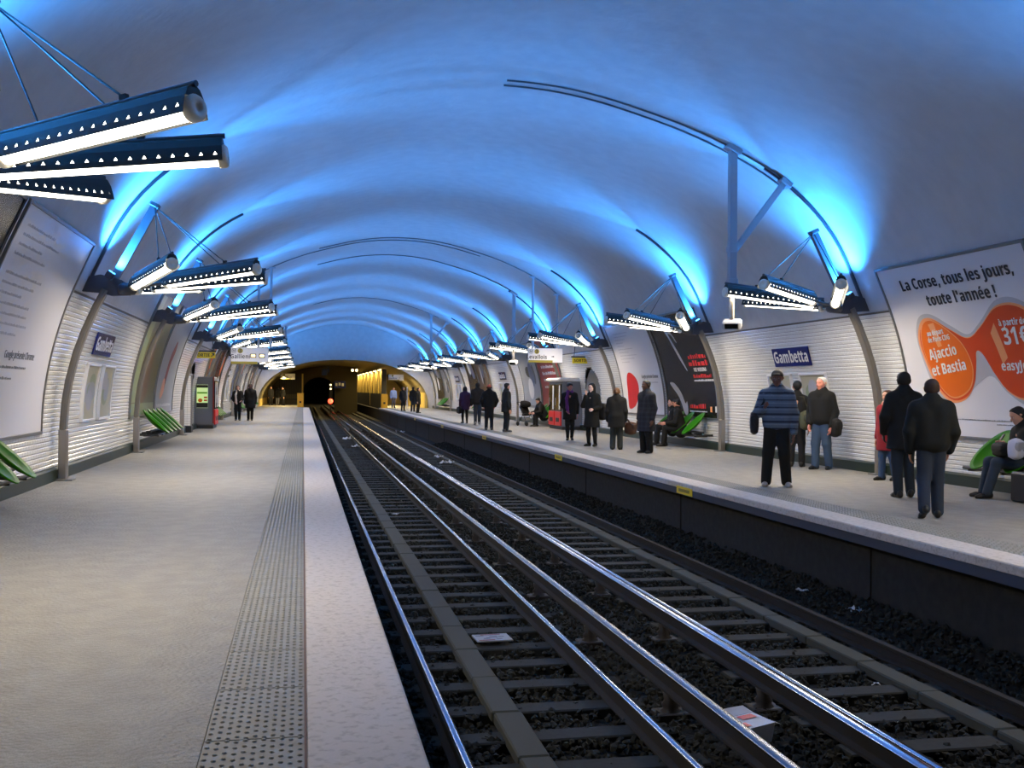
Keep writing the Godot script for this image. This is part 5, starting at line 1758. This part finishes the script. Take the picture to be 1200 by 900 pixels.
func soft_box(st: SurfaceTool, s: Vector3, bulge: float, t: Transform3D) -> void:
	var n := 6
	st.set_smooth_group(0)
	for ax in 3:
		for sg in [-1.0, 1.0]:
			var u := (ax + 1) % 3
			var v := (ax + 2) % 3
			var P := func(i: int, j: int) -> Vector3:
				var q := Vector3.ZERO
				q[ax] = sg
				q[u] = -1.0 + 2.0 * i / n
				q[v] = -1.0 + 2.0 * j / n
				var r := q.normalized() * 1.25
				return t * (q.lerp(r, bulge) * s / 2.0)
			for i in n:
				for j in n:
					out3(st, P.call(i, j), P.call(i + 1, j), P.call(i + 1, j + 1), t.origin)
					out3(st, P.call(i, j), P.call(i + 1, j + 1), P.call(i, j + 1), t.origin)
	st.set_smooth_group(-1)

func bag(called: String, label: String, c: Color, s: Vector3, where: Vector3, turn: float, strap: Array, cat := "bag") -> Node3D:
	var o := thing(called, label, cat, where, turn)
	var st := begin()
	soft_box(st, s, 0.6, Transform3D())
	build("bag_body", st, cloth(c, 0.7), o)
	st = begin()
	soft_box(st, Vector3(s.x * 0.96, s.y * 0.5, s.z * 0.4), 0.5, at(Vector3(0, s.y * 0.12, s.z * 0.36)))
	build("flap", st, cloth(c.darkened(0.25), 0.7), o)
	if strap.size() > 1:
		st = begin()
		var loc := []
		for q in strap: loc.append(o.transform.affine_inverse() * q)
		sweep(st, loc, rect(0.035, 0.008), Vector3.RIGHT, false)
		build("strap", st, cloth(c.darkened(0.3), 0.7), o)
	return o

func make_people() -> void:
	make_body_parts()
	mat("eye_white", Color(0.85, 0.84, 0.82), 0.3)
	mat("eye_dark", Color(0.06, 0.04, 0.03), 0.2)
	var blk := Color(0.055, 0.055, 0.06)
	var jean := Color(0.22, 0.30, 0.40)
	var jean_dark := Color(0.13, 0.17, 0.23)
	# striped sweater man
	var stripes := func(v: Vector3) -> Color:
		var base := Color(0.105, 0.145, 0.19)
		var y := v.y
		var k := fposmod(y, 0.115)
		if k < 0.027: return Color(0.018, 0.026, 0.045)
		if k > 0.075 and k < 0.095: return Color(0.17, 0.215, 0.265)
		return base
	person({"label": "man in striped blue sweater and black cap holding a bag strap", "at": V(7.50, 0, -16.06), "turn": -22.0, "h": 1.88, "hair": "cap", "hair_color": blk, "skin": Color(0.42, 0.28, 0.22), "top": Color(0.3, 0.36, 0.44), "paint": stripes, "top_name": "sweater", "hem": 0.475, "bulk": 0.020, "wide": 1.08, "legs_color": blk, "loose": 0.014, "shoe": Color(0.62, 0.60, 0.58),
		"legs": [[V(-0.07, 0.285, 0.01), V(-0.085, 0.045, 0.0)], [V(0.065, 0.28, 0.02), V(0.085, 0.045, 0.0)]], "toe0": -14.0, "toe1": 16.0, "arms": [[V(-0.06, -0.165, -0.005), V(-0.005, -0.115, 0.085)], [V(0.045, -0.17, -0.015), V(0.035, -0.33, 0.035)]], "hands": [1, 0], "look": -8.0})
	bag("shoulder_bag", "dark blue bag on the shoulder of the striped sweater man", Color(0.07, 0.09, 0.16), Vector3(0.13, 0.34, 0.32), V(7.20, 1.02, -16.25), -0.38, [V(7.22, 1.16, -16.2), V(7.25, 1.36, -16.0), V(7.33, 1.545, -16.13), V(7.30, 1.40, -16.3), V(7.24, 1.16, -16.3)])
	person({"label": "person in dark clothes and cap half hidden behind the striped sweater man", "at": V(9.92, 0, -20.3), "turn": 150.0, "h": 1.76, "hair": "beanie", "hair_color": blk, "top": Color(0.09, 0.09, 0.10), "hem": 0.46, "legs_color": Color(0.10, 0.10, 0.12), "look": 10.0})
	bag("shoulder_bag", "olive green shoulder bag behind the striped sweater man", Color(0.30, 0.31, 0.22), Vector3(0.30, 0.36, 0.18), V(10.02, 0.96, -20.03), 0.3, [V(10.1, 1.1, -20.1), V(10.0, 1.43, -20.15), V(9.85, 1.45, -20.25)])
	person({"label": "white-haired man in black padded jacket and blue jeans by the wall maps", "at": V(10.11, 0, -19.6), "turn": -55.0, "h": 1.84, "hair": "short", "hair_color": Color(0.82, 0.80, 0.74), "skin": Color(0.88, 0.58, 0.50), "top": Color(0.065, 0.07, 0.065), "hem": 0.465, "bulk": 0.026, "wide": 1.05, "legs_color": jean, "loose": 0.012,
		"legs": [[V(-0.06, 0.28, 0.02), V(-0.055, 0.045, 0.03)], [V(0.06, 0.28, 0.0), V(0.07, 0.045, -0.04)]], "arms": [[V(-0.04, -0.17, -0.02), V(-0.01, -0.30, 0.06)], [V(0.045, -0.17, -0.02), V(0.03, -0.32, 0.03)]], "look": -10.0})
	bag("shoulder_bag", "black bag hanging beside the white-haired man's jeans", blk, Vector3(0.16, 0.34, 0.26), V(10.27, 0.84, -19.36), 0.2, [V(10.25, 1.0, -19.36), V(10.23, 1.35, -19.4), V(10.09, 1.52, -19.5)])
	person({"label": "person in red coat and jeans partly hidden by the dark walking man", "at": V(10.02, 0, -17.0), "turn": -70.0, "h": 1.58, "hair": "short", "hair_color": Color(0.30, 0.20, 0.16), "top": Color(0.50, 0.05, 0.12), "hem": 0.33, "bulk": 0.02, "legs_color": jean, "legs": [[V(-0.05, 0.28, 0.03), V(-0.05, 0.045, 0.04)], [V(0.05, 0.28, -0.01), V(0.06, 0.045, -0.05)]], "scarf": Color(0.75, 0.50, 0.46)})
	person({"label": "man with dark head and black coat walking away, left of the green jacket", "at": V(8.62, 0, -14.2), "turn": 165.0, "h": 1.84, "hair": "short", "skin": Color(0.20, 0.14, 0.12), "top": Color(0.05, 0.06, 0.06), "hem": 0.38, "bulk": 0.022, "legs_color": Color(0.10, 0.14, 0.18),
		"legs": [[V(-0.05, 0.28, 0.05), V(-0.05, 0.05, -0.02)], [V(0.05, 0.285, 0.0), V(0.055, 0.045, -0.06)]], "arms": [[V(-0.04, -0.17, -0.03), V(-0.03, -0.31, 0.04)], [V(0.06, -0.15, -0.03), V(0.04, -0.28, 0.06)]]})
	person({"label": "person in dark green jacket and blue jeans seen from behind, walking away", "at": V(7.55, 0, -11.82), "turn": 158.0, "h": 1.70, "hair": "short", "hair_color": Color(0.22, 0.15, 0.12), "top": Color(0.055, 0.075, 0.055), "hem": 0.455, "bulk": 0.030, "wide": 1.1, "legs_color": jean_dark, "loose": 0.012, "hood": true,
		"legs": [[V(-0.045, 0.275, 0.03), V(-0.045, 0.045, 0.0)], [V(0.055, 0.285, -0.02), V(0.07, 0.075, -0.13)]], "pitch1": 28.0, "arms": [[V(-0.04, -0.17, -0.02), V(-0.02, -0.31, 0.05)], [V(0.05, -0.17, -0.03), V(0.035, -0.315, 0.03)]]})
	# seated man with phone, right edge
	person({"label": "seated dark-haired man in jeans looking at a phone at the right edge", "at": V(10.34, 0, -13.86), "turn": -100.0, "h": 1.76, "hair": "short", "top": Color(0.055, 0.06, 0.07), "legs_color": Color(0.17, 0.215, 0.265), "loose": 0.010, "hip": V(0, 0.30, -0.02), "lean": V(0, -0.01, 0.03), "hem": 0.27, "cut": false, "bulk": 0.016, "shoe": Color(0.10, 0.09, 0.09),
		"legs": [[V(-0.065, 0.295, 0.255), V(-0.06, 0.048, 0.31)], [V(0.065, 0.295, 0.255), V(0.075, 0.048, 0.34)]], "arms": [[V(-0.03, -0.16, 0.03), V(0.06, -0.115, 0.15)], [V(0.03, -0.16, 0.03), V(-0.045, -0.115, 0.15)]], "hands": [1, 1], "nod": 22.0, "head": V(0, -0.005, 0.03)})
	var ph_ := thing("mobile_phone", "black mobile phone in the seated man's hands", "phone", V(9.945, 0.895, -13.80), deg_to_rad(-100.0))
	build("case", box(Vector3(0.06, 0.11, 0.014), Vector3.ZERO, 0.005), M.black, ph_, Transform3D(Basis(Vector3.RIGHT, -0.6), Vector3.ZERO))
	build("screen", box(Vector3(0.05, 0.07, 0.002), Vector3(0, 0.01, -0.008)), M.glass_dark, ph_, Transform3D(Basis(Vector3.RIGHT, -0.6), Vector3.ZERO))
	bag("lap_bag", "black bag on the lap of the seated man at the right edge", blk, Vector3(0.34, 0.20, 0.16), V(10.0, 0.71, -13.88), deg_to_rad(-100.0), [])
	bag("plastic_bag", "crinkled white plastic bag beside the seated man with the phone", Color(0.80, 0.80, 0.86), Vector3(0.20, 0.27, 0.16), V(9.95, 0.74, -13.50), 0.4, [])
	var lug := thing("suitcase", "black case standing under the bench by the seated man with the phone", "suitcase", V(9.95, 0, -13.22))
	build("shell", box(Vector3(0.3, 0.42, 0.42), Vector3(0, 0.22, 0), 0.03), M.black, lug)
	build("handle", box(Vector3(0.03, 0.04, 0.2), Vector3(0, 0.45, 0), 0.01), M.dark_grey, lug)
	# the group between the second and third posts
	var plaid := func(v: Vector3) -> Color:
		var c := Color(0.008, 0.011, 0.017)
		if fposmod(v.y, 0.11) < 0.03: c = c * 1.5
		if fposmod(v.x + v.z * 0.6, 0.11) < 0.03: c = c * 1.5
		return c
	person({"label": "person in long dark plaid coat standing in front of the seated men", "at": V(8.31, 0, -25.15), "turn": -62.0, "h": 1.80, "hair": "short", "hair_color": Color(0.06, 0.05, 0.045), "skin": Color(0.34, 0.22, 0.17), "top": Color(0.08, 0.09, 0.12), "paint": plaid, "top_name": "coat", "hem": 0.30, "bulk": 0.022, "flare": 0.016, "legs_color": Color(0.04, 0.04, 0.045), "loose": 0.016, "look": -15.0})
	person({"label": "person in black hooded padded coat with back turned, holding a brown handbag", "at": V(8.0, 0, -26.67), "turn": 160.0, "h": 1.62, "hair": "bun", "hair_color": Color(0.38, 0.26, 0.16), "top": Color(0.05, 0.055, 0.06), "top_name": "coat", "hem": 0.36, "bulk": 0.032, "wide": 1.05, "hood": true, "hood_color": Color(0.22, 0.22, 0.22), "legs_color": Color(0.16, 0.18, 0.18), "loose": 0.014})
	bag("handbag", "brown patterned handbag hanging beside the black hooded coat", Color(0.30, 0.18, 0.11), Vector3(0.14, 0.30, 0.36), V(8.36, 0.56, -26.6), 0.5, [V(8.36, 0.66, -26.72), V(8.27, 0.80, -26.6), V(8.36, 0.66, -26.48)])
	person({"label": "dark-haired woman in black coat holding a hand to her pale face", "at": V(7.8, 0, -28.36), "turn": -45.0, "h": 1.74, "hair": "long", "hair_color": Color(0.04, 0.035, 0.035), "skin": Color(0.88, 0.72, 0.64), "top": Color(0.045, 0.05, 0.05), "top_name": "coat", "hem": 0.30, "bulk": 0.016, "flare": 0.02, "skirt": true, "legs_color": Color(0.04, 0.04, 0.045),
		"arms": [[V(-0.05, -0.15, 0.03), V(0.03, 0.02, 0.075)], [V(0.04, -0.17, -0.01), V(0.0, -0.20, 0.12)]], "hands": [1, 1], "hand_dir0": V(0.35, 0.93, 0.1), "nod": 8.0})
	bag("backpack", "black rounded bag behind the woman touching her face", blk, Vector3(0.22, 0.42, 0.30), V(8.12, 0.95, -28.45), 0.7, [V(8.1, 1.12, -28.4), V(7.98, 1.42, -28.4), V(7.9, 1.40, -28.35)])
	person({"label": "woman in black hat with purple scarf and skirt walking by the kiosk", "at": V(8.05, 0, -31.84), "turn": -10.0, "h": 1.77, "hair": "beanie", "hair_color": Color(0.035, 0.035, 0.04), "skin": Color(0.62, 0.40, 0.36), "top": Color(0.045, 0.045, 0.055), "top_name": "coat", "hem": 0.36, "bulk": 0.014, "flare": 0.006, "skirt": true, "legs_color": Color(0.035, 0.035, 0.04), "scarf": Color(0.36, 0.16, 0.42), "scarf_drop": true,
		"legs": [[V(-0.04, 0.28, 0.03), V(-0.03, 0.045, 0.0)], [V(0.05, 0.285, 0.02), V(0.05, 0.06, -0.10)]], "pitch1": 24.0, "arms": [[V(-0.045, -0.17, -0.01), V(0.03, -0.27, 0.07)], [V(0.04, -0.17, -0.03), V(0.04, -0.32, 0.0)]], "look": 15.0})
	person({"label": "dark-haired man in black seated on the bench below the theatre poster", "at": V(10.25, 0, -28.1), "turn": -110.0, "h": 1.74, "hair": "short", "top": Color(0.05, 0.05, 0.055), "legs_color": Color(0.06, 0.06, 0.07), "hip": V(0, 0.30, -0.02), "lean": V(0, -0.01, 0.06), "hem": 0.27, "cut": false, "bulk": 0.018, "legs": [[V(-0.06, 0.30, 0.23), V(-0.06, 0.048, 0.24)], [V(0.06, 0.30, 0.23), V(0.07, 0.048, 0.26)]], "arms": [[V(-0.03, -0.16, 0.03), V(0.03, -0.19, 0.16)], [V(0.03, -0.16, 0.03), V(-0.01, -0.18, 0.17)]], "hands": [1, 0], "nod": 18.0, "look": -20.0, "skin": Color(0.80, 0.55, 0.46)})
	person({"label": "seated person almost hidden behind the long plaid coat", "at": V(10.3, 0, -28.95), "turn": -95.0, "h": 1.70, "hair": "short", "top": Color(0.05, 0.05, 0.055), "legs_color": blk, "hip": V(0, 0.31, -0.02), "hem": 0.27, "cut": false, "legs": [[V(-0.06, 0.30, 0.23), V(-0.06, 0.048, 0.24)], [V(0.06, 0.30, 0.23), V(0.07, 0.048, 0.26)]], "arms": [[V(-0.03, -0.16, 0.03), V(0.03, -0.2, 0.16)], [V(0.03, -0.16, 0.03), V(-0.01, -0.2, 0.16)]]})
	# farther right
	person({"label": "seated person in black bending over the pushchair", "at": V(10.05, 0, -44.3), "turn": -75.0, "h": 1.70, "far": true, "hair": "short", "top": Color(0.05, 0.05, 0.06), "legs_color": blk, "hip": V(0, 0.30, -0.02), "lean": V(0, -0.04, 0.13), "hem": 0.27, "cut": false, "bulk": 0.022, "legs": [[V(-0.06, 0.30, 0.22), V(-0.06, 0.048, 0.22)], [V(0.06, 0.30, 0.22), V(0.07, 0.048, 0.22)]], "arms": [[V(-0.03, -0.15, 0.05), V(0.0, -0.18, 0.18)], [V(0.03, -0.15, 0.05), V(0.0, -0.18, 0.18)]], "nod": 35.0, "head": V(0, -0.02, 0.03)})
	pushchair(V(9.45, 0, -45.0))
	person({"label": "man in dark grey coat and jeans standing sideways near the platform edge", "at": V(7.34, 0, -38.5), "turn": 100.0, "h": 1.80, "far": true, "hair": "short", "top": Color(0.12, 0.125, 0.12), "hem": 0.40, "bulk": 0.02, "legs_color": Color(0.08, 0.10, 0.13), "shoe": Color(0.3, 0.3, 0.3)})
	person({"label": "bald man in navy jacket with back turned near the platform edge", "at": V(6.98, 0, -40.14), "turn": 170.0, "h": 1.76, "far": true, "hair": "balding", "hair_color": Color(0.25, 0.18, 0.15), "skin": Color(0.80, 0.38, 0.33), "top": Color(0.06, 0.075, 0.095), "hem": 0.46, "bulk": 0.028, "wide": 1.1, "legs_color": Color(0.07, 0.085, 0.12), "arms": [[V(-0.06, -0.15, -0.03), V(-0.02, -0.27, 0.04)], [V(0.06, -0.15, -0.03), V(0.02, -0.27, 0.04)]], "shoe": Color(0.3, 0.3, 0.3)})
	person({"label": "man in black jacket and jeans walking away beside a woman in purple", "at": V(7.55, 0, -46.4), "turn": 175.0, "h": 1.86, "far": true, "hair": "short", "top": Color(0.06, 0.06, 0.06), "hem": 0.44, "bulk": 0.026, "wide": 1.1, "legs_color": Color(0.12, 0.15, 0.20), "legs": [[V(-0.05, 0.28, 0.06), V(-0.05, 0.05, 0.07)], [V(0.05, 0.285, -0.01), V(0.055, 0.055, -0.10)]], "pitch1": 15.0, "shoe": Color(0.5, 0.5, 0.5)})
	person({"label": "woman in purple coat with black bag walking left of the black jacket", "at": V(7.32, 0, -48.6), "turn": 185.0, "h": 1.70, "far": true, "hair": "long", "top": Color(0.20, 0.11, 0.24), "hem": 0.36, "bulk": 0.02, "skirt": true, "legs_color": blk})
	bag("handbag", "dark bag swinging beside the far woman in the purple coat", blk, Vector3(0.16, 0.3, 0.4), V(7.06, 0.60, -48.6), 0.2, [V(7.06, 0.72, -48.7), V(7.09, 0.82, -48.6), V(7.06, 0.72, -48.5)])
	person({"label": "person in black coat standing alone, right of the far yellow arch", "at": V(7.42, 0, -69.9), "turn": 60.0, "h": 1.66, "far": true, "hair": "short", "top": Color(0.05, 0.05, 0.06), "hem": 0.34, "bulk": 0.022, "legs_color": blk})
	person({"label": "person with pale bag in the far pair before the yellow arch, nearer", "at": V(7.5, 0, -74.0), "turn": 150.0, "h": 1.74, "far": true, "hair": "short", "top": Color(0.06, 0.07, 0.08), "hem": 0.42, "bulk": 0.022, "legs_color": Color(0.10, 0.14, 0.18)})
	person({"label": "person in the far pair before the yellow arch, farther and left", "at": V(7.0, 0, -76.0), "turn": 20.0, "h": 1.72, "far": true, "hair": "long", "top": Color(0.07, 0.07, 0.08), "hem": 0.40, "bulk": 0.022, "legs_color": Color(0.10, 0.12, 0.15)})
	person({"label": "person in pale blue jacket at the far right platform end", "at": V(7.35, 0, -88.5), "turn": 10.0, "h": 1.72, "far": true, "hair": "short", "top": Color(0.50, 0.58, 0.78), "hem": 0.44, "bulk": 0.03, "legs_color": Color(0.3, 0.3, 0.34)})
	# left platform
	person({"label": "long-haired woman with pale scarf walking towards the camera on the left platform", "at": V(-2.98, 0, -51.3), "turn": 4.0, "h": 1.66, "far": true, "hair": "long", "hair_color": Color(0.05, 0.04, 0.04), "skin": Color(0.80, 0.62, 0.55), "top": Color(0.045, 0.045, 0.05), "hem": 0.44, "bulk": 0.022, "legs_color": Color(0.06, 0.065, 0.08), "scarf": Color(0.80, 0.76, 0.74), "scarf_drop": true, "legs": [[V(-0.05, 0.28, 0.03), V(-0.045, 0.05, 0.03)], [V(0.05, 0.285, 0.0), V(0.05, 0.05, -0.06)]], "arms": [[V(-0.05, -0.16, 0.0), V(0.01, -0.25, 0.08)], [V(0.05, -0.16, 0.0), V(0.0, -0.22, 0.09)]]})
	person({"label": "man in black coat walking beside the long-haired woman on the left platform", "at": V(-2.42, 0, -51.5), "turn": -2.0, "h": 1.74, "far": true, "hair": "short", "skin": Color(0.35, 0.23, 0.18), "top": Color(0.04, 0.04, 0.045), "hem": 0.34, "bulk": 0.024, "wide": 1.08, "legs_color": Color(0.045, 0.045, 0.05), "legs": [[V(-0.05, 0.285, 0.0), V(-0.05, 0.05, -0.05)], [V(0.05, 0.28, 0.03), V(0.045, 0.05, 0.03)]]})
	var fl := ["leftmost of three people in dark coats at the far left platform end", "middle person in a dark coat at the far left platform end", "rightmost of three people in dark coats at the far left platform end"]
	for i in 3: person({"label": fl[i], "at": V(-2.85 + i * 0.55, 0, -99.0 - (i % 2) * 2.0), "turn": [20.0, 160.0, -60.0][i], "h": 1.72 - i * 0.02, "far": true, "hair": "short", "top": Color(0.05, 0.05, 0.055), "hem": 0.40, "bulk": 0.024, "legs_color": [blk, Color(0.5, 0.5, 0.52), blk][i]})

func pushchair(p: Vector3) -> void:
	var o := thing("pushchair", "black pushchair standing by the far green seats on the right platform", "pushchair", p, 0.4)
	var st := begin()
	soft_box(st, Vector3(0.36, 0.42, 0.10), 0.4, Transform3D(Basis(Vector3.RIGHT, -0.5), Vector3(0, 0.72, -0.14)))
	soft_box(st, Vector3(0.36, 0.10, 0.34), 0.4, Transform3D(Basis(Vector3.RIGHT, -0.15), Vector3(0, 0.50, 0.08)))
	build("seat", st, cloth(Color(0.05, 0.05, 0.06)), o)
	st = begin()
	soft_box(st, Vector3(0.40, 0.22, 0.34), 0.7, Transform3D(Basis(Vector3.RIGHT, 0.3), Vector3(0, 0.95, -0.06)))
	build("canopy", st, cloth(Color(0.06, 0.05, 0.06)), o)
	st = begin()
	soft_box(st, Vector3(0.28, 0.16, 0.3), 0.7, at(Vector3(0, 0.30, 0.0)))
	build("basket", st, cloth(Color(0.55, 0.55, 0.55)), o)
	st = begin()
	for s in [-0.2, 0.2]:
		tube(st, [V(s, 0.10, 0.36), V(s, 0.5, 0.06), V(s, 1.02, -0.42)], 0.014, 6)
		tube(st, [V(s, 0.10, -0.32), V(s, 0.5, 0.06)], 0.014, 6)
	tube(st, [V(-0.2, 1.02, -0.42), V(0.2, 1.02, -0.42)], 0.018, 6)
	build("frame", st, M.dark_grey, o)
	for q in [V(-0.22, 0.1, 0.36), V(0.22, 0.1, 0.36), V(-0.22, 0.1, -0.32), V(0.22, 0.1, -0.32)]:
		st = begin()
		lathe(st, [Vector2(0.03, -0.02), Vector2(0.09, -0.025), Vector2(0.10, 0.0), Vector2(0.09, 0.025), Vector2(0.03, 0.02)], 14, Transform3D(Basis(Vector3.BACK, PI / 2), q))
		build("wheel", st, M.black, o)
